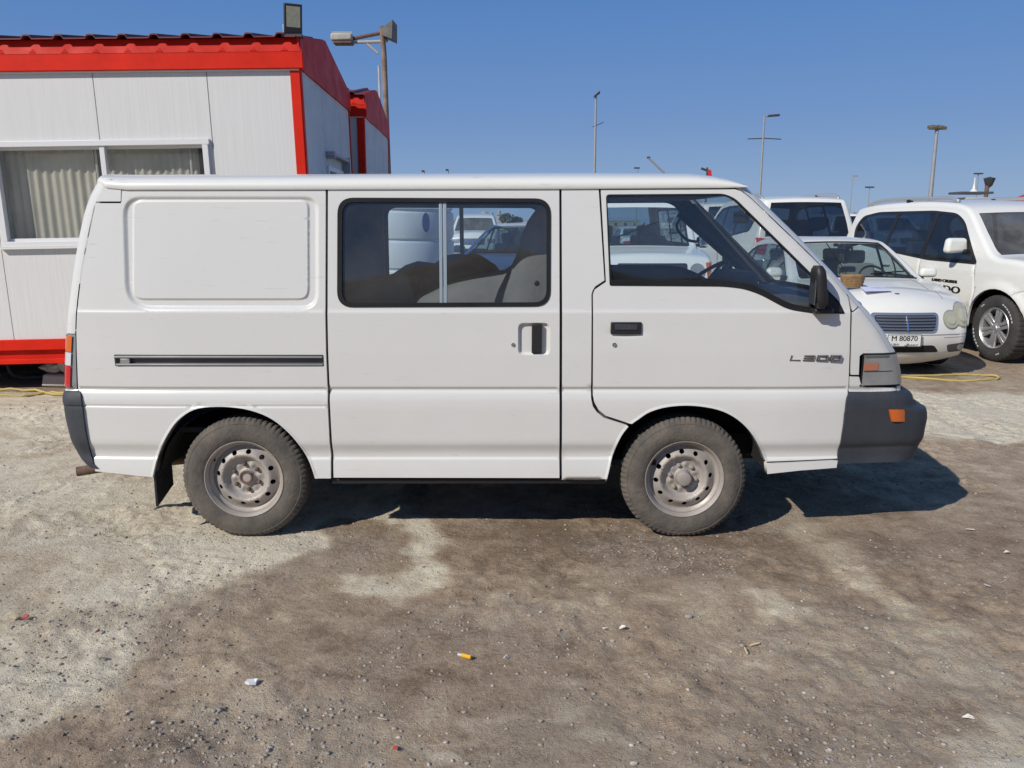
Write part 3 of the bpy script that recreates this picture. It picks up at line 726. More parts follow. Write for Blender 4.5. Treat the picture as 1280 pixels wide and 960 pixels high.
fd2 = sheet('front_door', panel_data(fdoor, [fwin], w_arch, 1, YC, .04, CREASE, exF, .02, .014), WHITE, van)
ring_seal('window_seal', fwin, fgl, 1, RUBBER, .003, fd2); glass_pane('window_glass', fgl, 1, GLASS, .008, fd2)
# black cover at the front corner of the door windows and the mirrors
tri = PP((1024, 357), (1030, 360), (1049, 381), (1053, 390), (1012, 390), (1012, 378))
tri = [tuple(p) for p in round_poly(tri, .006, 2)]
for sgn, par in ((-1, fd), (1, fd2)):
    sheet('mirror_mount', panel_data(tri, [], lambda x, z: vw0(x, z) + .006, sgn, YC, .03, None, None, .02), BLACKP, par)
    # mirror housing: a tall rounded shell standing out from the door
    x0, _ = P(1009.5, 380); x1, zt_ = P(1027, 331); _, zb_ = P(1018, 384)
    cx = (x0 + x1) / 2 - .006; cz = (zt_ + zb_) / 2; Hh = (zt_ - zb_) / 2; yo = float(vw0(cx, cz)); rows_ = []
    for i in range(13):
        t = -1 + 2 * i / 12; k = (1 - abs(t) ** 5) ** 0.35 if abs(t) < 1 else 0.0
        k = max(k, 0.55); row = []
        for j in range(21):
            a = 2 * math.pi * j / 20; ca, sa_ = math.cos(a), math.sin(a)
            ex_ = .031 * k * math.copysign(abs(ca) ** .6, ca); ey = .070 * k * math.copysign(abs(sa_) ** .6, sa_)
            row.append((cx + ex_ + .012 * t * -1, YC + sgn * (yo + .075 + ey * .85), cz + Hh * t))
        rows_.append(row)
    mb = MB(); mb.grid(rows_); n0 = len(mb.V)
    mb.add([rows_[0][j] for j in range(20)], [tuple(range(20))]); mb.add([rows_[-1][j] for j in range(20)], [tuple(range(20))])
    mh = mb.build('wing_mirror', BLACKP, par, sharp=50)
    mb = MB(); mb.box((cx - .030, YC + sgn * (yo + .075), cz), (.006, .085, Hh * 1.6)); mb.build('mirror_glass', mat('mirror_dark', (.10, .11, .12), .2, metal=.6), mh, bevel=.008)
    mb = MB(); xa, za = P(1018, 388); mb.box((xa + .03, YC + sgn * (yo + .035), za + .002), (.10, .09, .028)); mb.box((xa + .05, YC + sgn * (yo + .02), za + .055), (.035, .05, .12), taper=(.6, .6))
    mb.build('mirror_arm', BLACKP, mh, bevel=.008)
# front handle + lock + badge
x0, z0 = P(763, 417.5); x1, z1 = P(802, 402.5)
yb = YC - float(vw0(x0, z0))
mb = MB(); mb.box(((x0 + x1) / 2, yb + .002, (z0 + z1) / 2), (x1 - x0, .026, z1 - z0)); h_ = mb.build('door_handle', BLACKP, fd, bevel=.005, bseg=3)
MB().box(((x0 + x1) / 2 + .004, yb - .014, z1 - .022), (x1 - x0 - .035, .012, .026)).build('handle_grip', RUBBER, h_, bevel=.003) if False else None
mb = MB(); mb.box(((x0 + x1) / 2, yb - .0125, (z0 + z1) / 2 + .006), ((x1 - x0) * .72, .006, (z1 - z0) * .45)); mb.build('door_handle_grip', PLASTIC, fd, bevel=.002)
x, z = P(768, 431)
MB().lathe([(0, -.004), (.006, -.004), (.0062, -.001), (.0095, -.0015), (.0105, -.006), (.0115, -.003), (.012, .004)], (x, YC - float(vw0(x, z)), z), 20).build('door_lock', STEEL, fd)
# badge: squared italic letters
def seg_letters(txt, x0, z0, h, wd, gap, th, y, dep, slant=.18):
    segs = {'L': [(0, 1, 0, 0), (0, 0, 1, 0)], '3': [(0, 1, 1, 1), (0, .5, 1, .5), (0, 0, 1, 0), (1, 0, 1, 1)], '0': [(0, 0, 1, 0), (1, 0, 1, 1), (1, 1, 0, 1), (0, 1, 0, 0)]}
    mb = MB(); x = x0
    for c in txt:
        for a, b_, c2, d in segs[c]:
            p = Vector((x + a * wd + b_ * h * slant, z0 + b_ * h)); q = Vector((x + c2 * wd + d * h * slant, z0 + d * h)); t = (q - p).normalized(); n_ = Vector((-t.y, t.x)) * th / 2
            p = p - t * th / 2; q = q + t * th / 2
            poly = [(v.x, y, v.y) for v in (p + n_, q + n_, q - n_, p - n_)]
            mb.prism(poly, (0, dep * (1 + .0005 * len(mb.V)), 0))
        x += wd + gap
    return mb
x0, z0 = P(988, 450.5); x1, z1 = P(1049, 444.5); hgt = z1 - z0; tot = x1 - x0
yl = YC - float(vw0((x0 + x1) / 2, z0))
seg_letters('L300', x0, z0, hgt, tot * .185, tot * .085, .0075, yl + .002, -.008, .25).build('badge', mat('badge_grey', (0.10, 0.10, 0.11), 0.35, metal=.5), fd, smooth=False)
seg_letters('L300', x0 + .003, z0 + .002, hgt, tot * .185, tot * .085, .0026, yl + .001, -.0095, .25).build('badge_inlay', CHROME, fd, smooth=False)

# A pillar, front wing, lamp surround
def clampF(L): return [(min(x, float(Ff(z)) - .004), z) for x, z in L]
def densP(L, s=.03): return densify(L, s)
apil = densP(PP((920, 235.6), (934, 234), (1073, 374), (1076, 382), (1065.5, 389), (1063, 373), (1058, 360.5), (938, 245.5), (929, 238.5)))
wing = densP(PP((1066, 391), (1078, 383), (1120, 386), (1150, 410), (1150, 441.5), (1079, 441.5), (1074.5, 445), (1073.5, 468.5), (1063.5, 468.5), (1064.5, 430)))
apron = densP(PP((1062.5, 471), (1073.8, 471), (1076, 480), (1081, 484), (1150, 485), (1150, 489.5), (1061, 489.5)))
for sgn in (-1, 1):
    for nm, pl in (('windscreen_pillar', apil), ('front_wing', wing), ('lamp_apron', apron)):
        pl_ = []
        for p in clampF(pl):
            if not pl_ or math.hypot(p[0] - pl_[-1][0], p[1] - pl_[-1][1]) > .002: pl_.append(p)
        g_ = []
        for z in np.arange(.8, 1.95, .02):
            for d in (.004, .008, .014, .022, .034, .05, .07, .09): g_.append((float(Ff(z)) - d, z))
        sheet(nm, panel_data(pl_, [], vw, sgn, YC, .02, None, g_, .015), WHITE, van)

# front shell across the nose
def nose_pt(z, s, dx=0.0):
    """s from -1 (near side corner) to 1: plan curve of the front at height z"""
    Fz = float(Ff(z)); wz = float(vw0(Fz - RF, z)); yi = wz - RF; a = abs(s)
    if a > .9:
        t = (1 - a) / .1; ang = math.pi / 2 * (0.35 + .65 * t)          # from side towards front
        x = Fz - RF + RF * math.sin(ang); y = yi + RF * math.cos(ang)
    else:
        y = yi * a / .9; x = Fz + (0.07 - 0.05 * min(1, max(0, (z - 1.25) / .5))) * (1 - (a / .9) ** 2)
    return Vector((x + dx, YC + math.copysign(y, s), z))
SS = [-1, -.985, -.97, -.955, -.94, -.925, -.91, -.9] + [-.9 + .1 * i for i in range(1, 18)] + [.9, .91, .925, .94, .955, .97, .985, 1]
def nose(name, z0, z1, s0, s1, m, dx=0.0, par=van, n=8):
    S_ = [s for s in SS if s0 - 1e-6 <= s <= s1 + 1e-6]
    if S_[0] > s0: S_ = [s0] + S_
    if S_[-1] < s1: S_.append(s1)
    mb = MB(); mb.grid([[nose_pt(z0 + (z1 - z0) * i / n, s, dx) for s in S_] for i in range(n + 1)])
    return mb.build(name, m, par, sharp=60)
zl0 = P(1100, 484)[1]; zl1 = P(1100, 442)[1]; zs = 1.335; zh = 1.885
nose('front_panel', zl1, zs, -1, 1, WHITE); nose('front_panel_lower', .55, zl0, -1, 1, WHITE)
nose('grille', zl0 + .005, zl1 - .005, -.52, .52, BLACKP, -.004)
nose('windscreen_header', zh, 1.925, -1, 1, WHITE)
for s_ in (-1, 1):
    nose('windscreen_frame', zs, zh, *((-1, -.9) if s_ < 0 else (.9, 1)), WHITE)
nose('windscreen', zs, zh, -.9, .9, glass('windscreen_clear', (.86, .93, .93), dirt=.004), -.006)
# headlamps wrap round the corners
hx0, hz0 = P(1076.5, 481.5); hx1, hz1 = P(1076.5, 444)
for sgn in (-1, 1):
    def lamp_rows(x_in, z0, z1, off, s_end, n=5):
        rows_ = []
        for i in range(n + 1):
            z = z0 + (z1 - z0) * i / n; row = []; Fz = float(Ff(z))
            for k in range(8):
                x = x_in + (Fz - .06 - x_in) * k / 8; row.append((x, YC + sgn * (float(vw(x, z)) + off), z))
            wz = float(vw0(Fz - RF, z)); yi = wz - RF
            for k in range(9):
                ang = math.asin(max(-1, min(1, (RF - .06) / RF))) ; ang = ang + (math.pi / 2 - ang) * k / 8
                row.append((Fz - RF + (RF + off) * math.sin(ang), YC + sgn * (yi + (RF + off) * math.cos(ang)), z))
            for k in range(1, 6):
                a = (.9 - (.9 - s_end) * k / 5); row.append((Fz + off + .07 * (1 - (a / .9) ** 2), YC + sgn * yi * a / .9, z))
            rows_.append(row)
        mb = MB(); mb.grid(rows_); return mb
    fr = lamp_rows(hx0 - .008, hz0 - .008, hz1 + .010, .001, .50).build('headlamp_frame', BLACKP, van)
    hl = lamp_rows(hx0, hz0, hz1, .006, .52).build('headlamp', LENS_C, van)
    ax0, az0 = P(1078, 463); ax1, az1 = P(1097.5, 453)
    rows_ = [[(x, YC + sgn * (float(vw(x, z)) + .009), z) for x in np.linspace(ax0, ax1, 5)] for z in np.linspace(az0, az1, 3)]
    mb = MB(); mb.grid(rows_); mb.build('side_light', LENS_OD, hl)
    rows_ = [[(x, YC + sgn * (float(vw(x, z)) + .0085), z) for x in np.linspace(hx0 + .004, float(Ff(z)) - .02, 9)] for z in (az0 - .007, az0 - .004)]
    mb = MB(); mb.grid(rows_); mb.build('lamp_rib', BLACKP, hl)
    rows_ = [[(x, YC + sgn * (float(vw(x, z)) + .0085), z) for x in np.linspace(hx0 + .004, float(Ff(z)) - .02, 9)] for z in (hz1 - .014, hz1 - .002)]
    mb = MB(); mb.grid(rows_); mb.build('lamp_rib', mat('lens_shade', (.11, .115, .12), .3), hl)

# generic wrap-round bumper
def bumper(name, rows, R, sgn_x, m, thick=.03):
    """rows: (px_start, px_silhouette, py, proud)"""
    out = []
    for (a, b_, py, off) in rows:
        xs_, z = P(a, py, off)
        Y = YC - .8
        for _ in range(6):
            p = at(b_, py, Y); phi = math.atan2(abs(p.x), Y); Y = YC - float(vw0(p.x, p.z)) - off + R * (1 - math.sin(phi))
        xe = p.x + sgn_x * R * (1 - math.cos(phi)); wz = float(vw0(xs_, z)) + off; wz2 = float(vw0(xe - sgn_x * R, z)) + off
        row = []; n1_ = 8
        for k in range(n1_):
            t = k / n1_; x = xs_ + (xe - sgn_x * R - xs_) * t; row.append((x, -(wz + (wz2 - wz) * t), z))
        for k in range(11):
            ang = math.pi / 2 * k / 10; row.append((xe - sgn_x * R + sgn_x * R * math.sin(ang), -(wz2 - R + R * math.cos(ang)), z))
        yi = wz2 - R
        for k in range(1, 8): a_ = 1 - k / 8; row.append((xe + sgn_x * .06 * (1 - a_ ** 2), -yi * a_, z))
        full = [Vector((x, YC + y, z_)) for x, y, z_ in row] + [Vector((xe + sgn_x * .06, YC, z))] + [Vector((x, YC - y, z_)) for x, y, z_ in row[::-1]]
        out.append(full)
    # smooth rows vertically
    sm = []
    for j in range(len(out[0])): sm.append(catmull([tuple(r[j]) for r in out], 3))
    rows2 = [[sm[j][i] for j in range(len(sm))] for i in range(len(sm[0]))]
    # return lips at the top and bottom
    def inset(r, d): return [Vector((p[0] - sgn_x * d, YC + (p[1] - YC) * (1 - d / .85), p[2])) for p in r]
    top = inset(rows2[0], .07); bot = inset(rows2[-1], .05)
    mb = MB(); mb.grid([top] + rows2 + [bot])
    # close the side edges inwards
    for side in (0, -1):
        E = [Vector(r[side]) for r in rows2]; I = [Vector((p.x, YC + (p.y - YC) * (1 - .035 / .85), p.z)) for p in E]
        mb.grid([E, I])
    return mb.build(name, m, van, sharp=50)
fb = bumper('front_bumper', [(1061, 1125, 490.5, .004), (1060, 1133, 494, .010), (1058.5, 1137.5, 500, .013), (1057.5, 1138.5, 508, .014), (1057, 1140.5, 512.5, .014), (1056.8, 1150, 515, .014),
                             (1056, 1154, 518, .014), (1055, 1155, 530, .014), (1053, 1152.5, 542, .013), (1051, 1148.5, 554, .012), (1048.5, 1146, 560, .008), (1048, 1145.5, 564, .014), (1047.5, 1143, 572, .013), (1047, 1138, 580, .006)], .17, 1, PLASTIC)
# amber side repeater set in the bumper
def bump_y(px, py):
    return P(px, py, .016)
for sgn in (-1, 1):
    Rr = .17; rows_ = []
    for py in (512, 516, 520, 524, 527):
        row = []
        for k in range(7):
            px = (1112 + (py - 512) * .25) + (1137.5 - 1112 - (py - 512) * .25) * k / 6
            # the bumper's plan corner at this height, found on its own surface
            Y = YC - .84
            p = at(px, py, Y)
            for _ in range(12):
                q_ = at(1139, py, YC - .78); xe = q_.x + .045; xc = xe - Rr; wz = float(vw0(xc, p.z)) + .020
                dxx = max(0.0, min(p.x - xc, Rr * .999)); Y = YC - (wz - Rr + math.sqrt(Rr * Rr - dxx * dxx)); p = at(px, py, Y)
            row.append((p.x, YC + sgn * (YC - p.y + .002), p.z))
        rows_.append(row)
    mb = MB(); mb.grid(rows_); n_ = len(rows_[0])
    inn = [[(x - .01, YC + (y - YC) * (1 - .03 / .85), z) for x, y, z in r] for r in rows_]
    mb.grid([rows_[0], inn[0]]); mb.grid([rows_[-1], inn[-1]]); mb.grid([[r[0] for r in rows_], [r[0] for r in inn]]); mb.grid([[r[-1] for r in rows_], [r[-1] for r in inn]])
    mb.build('indicator_lamp', LENS_O, fb, sharp=50)
rb = bumper('rear_bumper', [(99.5, 83, 489, .006), (100.5, 80, 493, .012), (101, 79, 500, .014), (102, 79.5, 506, .014), (102.4, 80.5, 508, .009), (102.8, 80.8, 510, .014), (104.5, 83, 525, .014), (107, 87, 542, .014),
                            (110, 91.5, 555, .013), (113, 97, 566, .012), (116, 103, 577, .008), (118, 112, 586, .004)], .09, -1, PLASTIC)

# step piece below the front door
stp = PP((958, 579.5), (1046.5, 575), (1045.5, 584.5), (1000, 588), (959, 592.5))
for sgn in (-1, 1):
    sheet('step_panel', panel_data(stp, [], lambda x, z: vw0(x, np.full_like(z, .43)) + .004 - (.45 - z) * -.06, sgn, YC, .03, None, None, .05), WHITE, van)

# rail of the sliding door
x0, z0 = P(144.5, 457.5); x1, z1 = P(404, 444); yb = YC - float(vw0(-1.5, z0))
mb = MB(); mb.box(((x0 + x1) / 2, yb + .027, (z0 + z1) / 2), (x1 - x0, .004, z1 - z0)); rl = mb.build('door_rail', DSTEEL, van, smooth=False)
mb = MB(); mb.box(((x0 + x1) / 2, yb + .008, z1 - .010), (x1 - x0 - .01, .02, .012)); mb.box(((x0 + x1) / 2, yb + .010, z0 + .008), (x1 - x0 - .01, .02, .010)); mb.build('rail_lip', STEEL, rl, bevel=.002)
mb = MB(); mb.box((x0 + .055, yb + .012, (z0 + z1) / 2 - .003), (.05, .02, .028)); mb.box((x0 + .02, yb + .014, z1 - .012), (.05, .02, .010)); mb.build('rail_bracket', STEEL, rl, bevel=.003)

# ---- hatch: rear shell from the side seam round the corner
SEAM = sorted((P(a, b_)[1], P(a, b_)[0]) for a, b_ in [(141, 221), (129, 236), (118, 256), (110.5, 290), (101.5, 335), (96.5, 375), (94, 416), (96.5, 488), (97, 540)])
SZ = [a for a, _ in SEAM]; SX = [b_ for _, b_ in SEAM]
def rear_pts(z, off=0.0, bulge=.04):
    G = float(Gf(z)); xs_ = float(np.interp(z, SZ, SX)); pts_ = []
    wz = float(vw0(G + RR, z)); d0 = xs_ - G
    if d0 > RR:
        for k in range(4):
            x = xs_ + (G + RR - xs_) * k / 4; pts_.append((x, float(vw0(x, z)) + off))
        a0 = 0.0
    else:
        a0 = math.acos(max(-1, min(1, 1 - (RR - d0) / RR))) if False else math.asin(min(1, max(0, (RR - d0) / RR)))
        for k in range(4): pts_.append((xs_, wz - RR + RR * math.cos(a0) + off))
    for k in range(1, 9):
        a = a0 + (math.pi / 2 - a0) * k / 8; pts_.append((G + RR - (RR + off) * math.sin(a), wz - RR + (RR + off) * math.cos(a)))
    yi = wz - RR
    for k in range(1, 11): t = 1 - k / 10; pts_.append((G - off - bulge * (1 - t * t), yi * t))
    return pts_
def hatch_part(name, z0, z1, j0, j1, m, off=0.0, par=van, n=12, far=True):
    for sgn in ((-1, 1) if far else (-1,)):
        rows_ = []
        for i in range(n + 1):
            z = z0 + (z1 - z0) * i / n; p_ = rear_pts(z, off)[j0:j1 + 1]; rows_.append([(x, YC + sgn * y, z) for x, y in p_])
        mb = MB(); mb.grid(rows_); o = mb.build(name, m, par, sharp=60)
    return o
ztl = P(88, 418)[1]; zbb = P(88, 487)[1]
ht = hatch_part('tailgate', ztl + .004, 1.40, 0, 21, WHITE); hatch_part('tailgate_lower', .70, zbb, 0, 21, WHITE); hatch_part('tailgate_lower', zbb, ztl, 13, 21, WHITE)
hatch_part('tailgate_upper', 1.88, 1.955, 0, 21, WHITE, n=4); hatch_part('tailgate_frame', 1.40, 1.88, 0, 12, WHITE)
hatch_part('tailgate_window', 1.40, 1.88, 12, 21, GLASS, -.004)
za = P(88, 440)[1]; zb_ = P(88, 457)[1]
hatch_part('tail_lamp_surround', zbb, ztl, 0, 13, mat('lamp_grey', (.25, .26, .27), .5), -.003)
hatch_part('tail_lamp_amber', za, ztl - .008, 4, 12, LENS_O, .004); hatch_part('tail_lamp_clear', zb_, za - .003, 4, 12, LENS_W, .004); hatch_part('tail_lamp_red', zbb + .012, zb_ - .003, 4, 12, LENS_R, .004)

# ---- roof: crown over the gutter
RXs = [P(124, 222)[0]]
def zr(px, py, ins=.30):
    p = at(px, py, YC - .78 + ins); return p.x, p.z
top_tab = sorted([zr(124, 223.5, .08), zr(128, 220.5, .14), zr(134, 218.2, .2), zr(150, 217), zr(250, 216.5), (-1.0, zr(400, 216)[1]), (0.3, zr(700, 214.5)[1]), zr(860, 215.5), zr(885, 218, .25), zr(905, 222, .2), zr(921, 227, .12), zr(931, 231.5, .06)])
gut_tab = sorted([(P(124, 228)[0], P(124, 228)[1]), (P(134, 236)[0], P(134, 234)[1]), P(151, 236.5), P(400, 236), P(700, 235.3), P(905, 234), P(921, 233.5), P(931, 233.5)])
def interp_tab(T, x): return float(np.interp(x, [a for a, _ in T], [b_ for _, b_ in T]))
xsr = list(np.linspace(top_tab[0][0] + .012, -2.1, 10)) + list(np.linspace(-2.0, .9, 24)) + list(np.linspace(.97, top_tab[-1][0] - .002, 14))
rows_ = []
for x in xsr:
    zg = interp_tab(gut_tab, x); zt_ = max(interp_tab(top_tab, x), zg + .006); Hh = zt_ - zg
    wg = float(vw0(x, zg)) + .012
    # plan rounding at both ends
    e0 = x - (top_tab[0][0]); wg -= .06 * max(0, 1 - e0 / .09) ** 2
    row = [(x, YC - wg + .022, zg - .004), (x, YC - wg + .004, zg - .005)]
    for k in range(0, 41):
        t = math.pi * k / 40; c, s_ = math.cos(t), math.sin(t)
        row.append((x + (0 if e0 > .3 else -.035 * (abs(s_) ** 2) * (1 - e0 / .3)), YC - wg * math.copysign(abs(c) ** .62, c), zg + Hh * abs(s_) ** .62))
    row += [(x, YC + wg - .004, zg - .005), (x, YC + wg - .022, zg - .004)]
    rows_.append(row)
mb = MB(); mb.grid(rows_)
roof = mb.build('roof', WHITE2, van, sharp=50)
# front lip between roof and windscreen, rear corner pieces
corner = PP((138, 227), (151.5, 227), (151.5, 235.5), (151.2, 251.8), (120.2, 251.8), (129.5, 236))
for sgn in (-1, 1): sheet('roof_corner', panel_data(corner, [], lambda x, z: vw(x, z) + .003, sgn, YC, .02, None, None, .02), WHITE, van)
# gutter channel: dark gap under the roof lip
for sgn in (-1, 1):
    mb = MB(); R1 = []; R2 = []
    for x in np.linspace(P(153, 236)[0], P(921, 236)[0], 30):
        zg = interp_tab(gut_tab, x); R1.append((x, YC + sgn * (float(vw0(x, zg)) - .003), zg + .002)); R2.append((x, YC + sgn * (float(vw0(x, zg)) - .004), zg - .010))
    mb.grid([R1, R2]); mb.build('gutter_gap', RUBBER, van)

# ---- inner shell (seen through the gaps and windows)
shell = PP((122, 250), (140, 240), (930, 240), (1055, 375), (1058, 470), (1050, 560), (960, 572)) + [P(a, b_) for a, b_ in archF] + [P(a, b_) for a, b_ in archF2] + PP((758, 598), (417, 594)) + [P(a, b_) for a, b_ in archR] + PP((122, 582), (106, 520), (101, 488), (98, 415), (106, 335))
# keep it off the arches
sh2 = []
for p in shell:
    if not sh2 or math.hypot(p[0] - sh2[-1][0], p[1] - sh2[-1][1]) > .004: sh2.append(p)
for sgn in (-1, 1):
    sheet('inner_panel', panel_data(sh2, [win_o, fwin], lambda x, z: vw0(x, z) - .034, sgn, YC, .08, None, None, .03), INNER, van)
    sheet('inner_panel', panel_data(sh2, [win_o, fwin], lambda x, z: vw0(x, z) - .060, -sgn if False else sgn, YC, .08, None, None, 0.0), INNER, van)
# roof lining, cab floor, cargo floor, bulkheads
mb = MB(); mb.box((-.42, YC, 1.885), (3.2, 1.44, .02)); mb.build('roof_lining', mat('headliner', (.20, .195, .185), .9, bump=.3), van)
mb = MB(); mb.box((-.15, YC, .52), (4.1, 1.20, .04)); mb.box((-1.9, YC, .60), (.9, 1.5, .03)); mb.box((.3, YC, .42), (1.0, 1.55, .03)); mb.build('floor', DARK, van)
mb = MB(); mb.box((1.88, YC, .74), (.03, 1.5, .55)); mb.box((1.0, YC, .76), (1.75, 1.2, .04)); mb.build('cab_floor', DARK, van)

# wheel houses: dark liners
for c_px, nm in ((304, 'wheel_liner'), (856, 'wheel_liner')):
    cx = at(c_px, 597, YC - .83).x; cz = .335
    if c_px == 304: cx -= .02
    for sgn in (-1, 1):
        mb = MB(); R_ = .44 if c_px == 304 else .455; rows_ = []
        for i in range(25):
            a = math.pi * (.04 + .92 * i / 24); r_ = R_ * (1 if True else 1)
            rows_.append([(cx + r_ * math.cos(a), YC + sgn * y, cz + r_ * .93 * math.sin(a)) for y in (.80, .77, .52)])
        mb.grid(rows_)
        ctr = [(cx + R_ * math.cos(math.pi * (.04 + .92 * i / 24)), YC + sgn * .52, cz + R_ * .93 * math.sin(math.pi * (.04 + .92 * i / 24))) for i in range(25)]
        mb.add(ctr, [tuple(range(25))]); mb.build(nm, DARK, van)

# sill underside, chassis and axles
x0 = P(415, 600)[0]; x1 = P(757, 600)[0]
for sgn in (-1, 1): MB().box(((x0 + x1) / 2, YC + sgn * .79, .325), (x1 - x0, .06, .030)).build('sill', BLACKP, van, bevel=.006)
mb = MB()
for sgn in (-1, 1): mb.box((-.1, YC + sgn * .38, .40), (4.1, .08, .12))
for x in (-2.0, -1.0, -.3, .4, 1.5): mb.box((x, YC, .40), (.06, .76, .08))
mb.box((-.2, YC + .15, .34), (.9, .42, .16)); mb.build('chassis', DARK, van)
xr_ = at(304, 597, YC - .83).x; xf_ = at(856, 597, YC - .83).x
mb = MB(); mb.tube([(xr_, YC - .7, .335), (xr_, YC + .7, .335)], .04); mb.blob((xr_, YC, .335), (.13, .13, .13), 1, .05); mb.build('axle', DARK, van)
MB().tube([(xf_, YC - .7, .31), (xf_, YC + .7, .31)], .03).build('axle', DARK, van)
# exhaust
p0 = at(112, 597, YC - .55); mb = MB()
mb.tube([(p0.x - .03, YC - .62, .318), (p0.x + .14, YC - .57, .335), (p0.x + .6, YC - .50, .36)], .028, 16, cap=False); mb.tube([(p0.x - .026, YC - .62, .318), (p0.x + .14, YC - .57, .335)], .023, 16, cap=False)
mb.build('exhaust_pipe', RUST, van, sharp=180)
# mud flap behind the rear wheel
xm = P(193, 600)[0]
mb = MB(); V = [(xm + .02, YC - .815, .52), (xm + .02, YC - .60, .52), (xm + .0, YC - .815, .36), (xm + .0, YC - .60, .36), (xm - .005, YC - .81, .175), (xm - .0, YC - .60, .235)]
V += [(x + .012, y, z) for x, y, z in V]
mb.add(V, [(0, 1, 3, 2), (2, 3, 5, 4), (6, 8, 9, 7), (8, 10, 11, 9), (0, 2, 8, 6), (2, 4, 10, 8), (1, 7, 9, 3), (3, 9, 11, 5), (4, 5, 11, 10), (0, 6, 7, 1)])
mb.build('mud_flap', BLACKP, van)
mb = MB(); xh = P(213, 571)[0]; mb.box((xh, YC - .60, .42), (.03, .03, .05)); mb.box((xh + .02, YC - .60, .445), (.05, .03, .014)); mb.build('tow_hook', DARK, van)

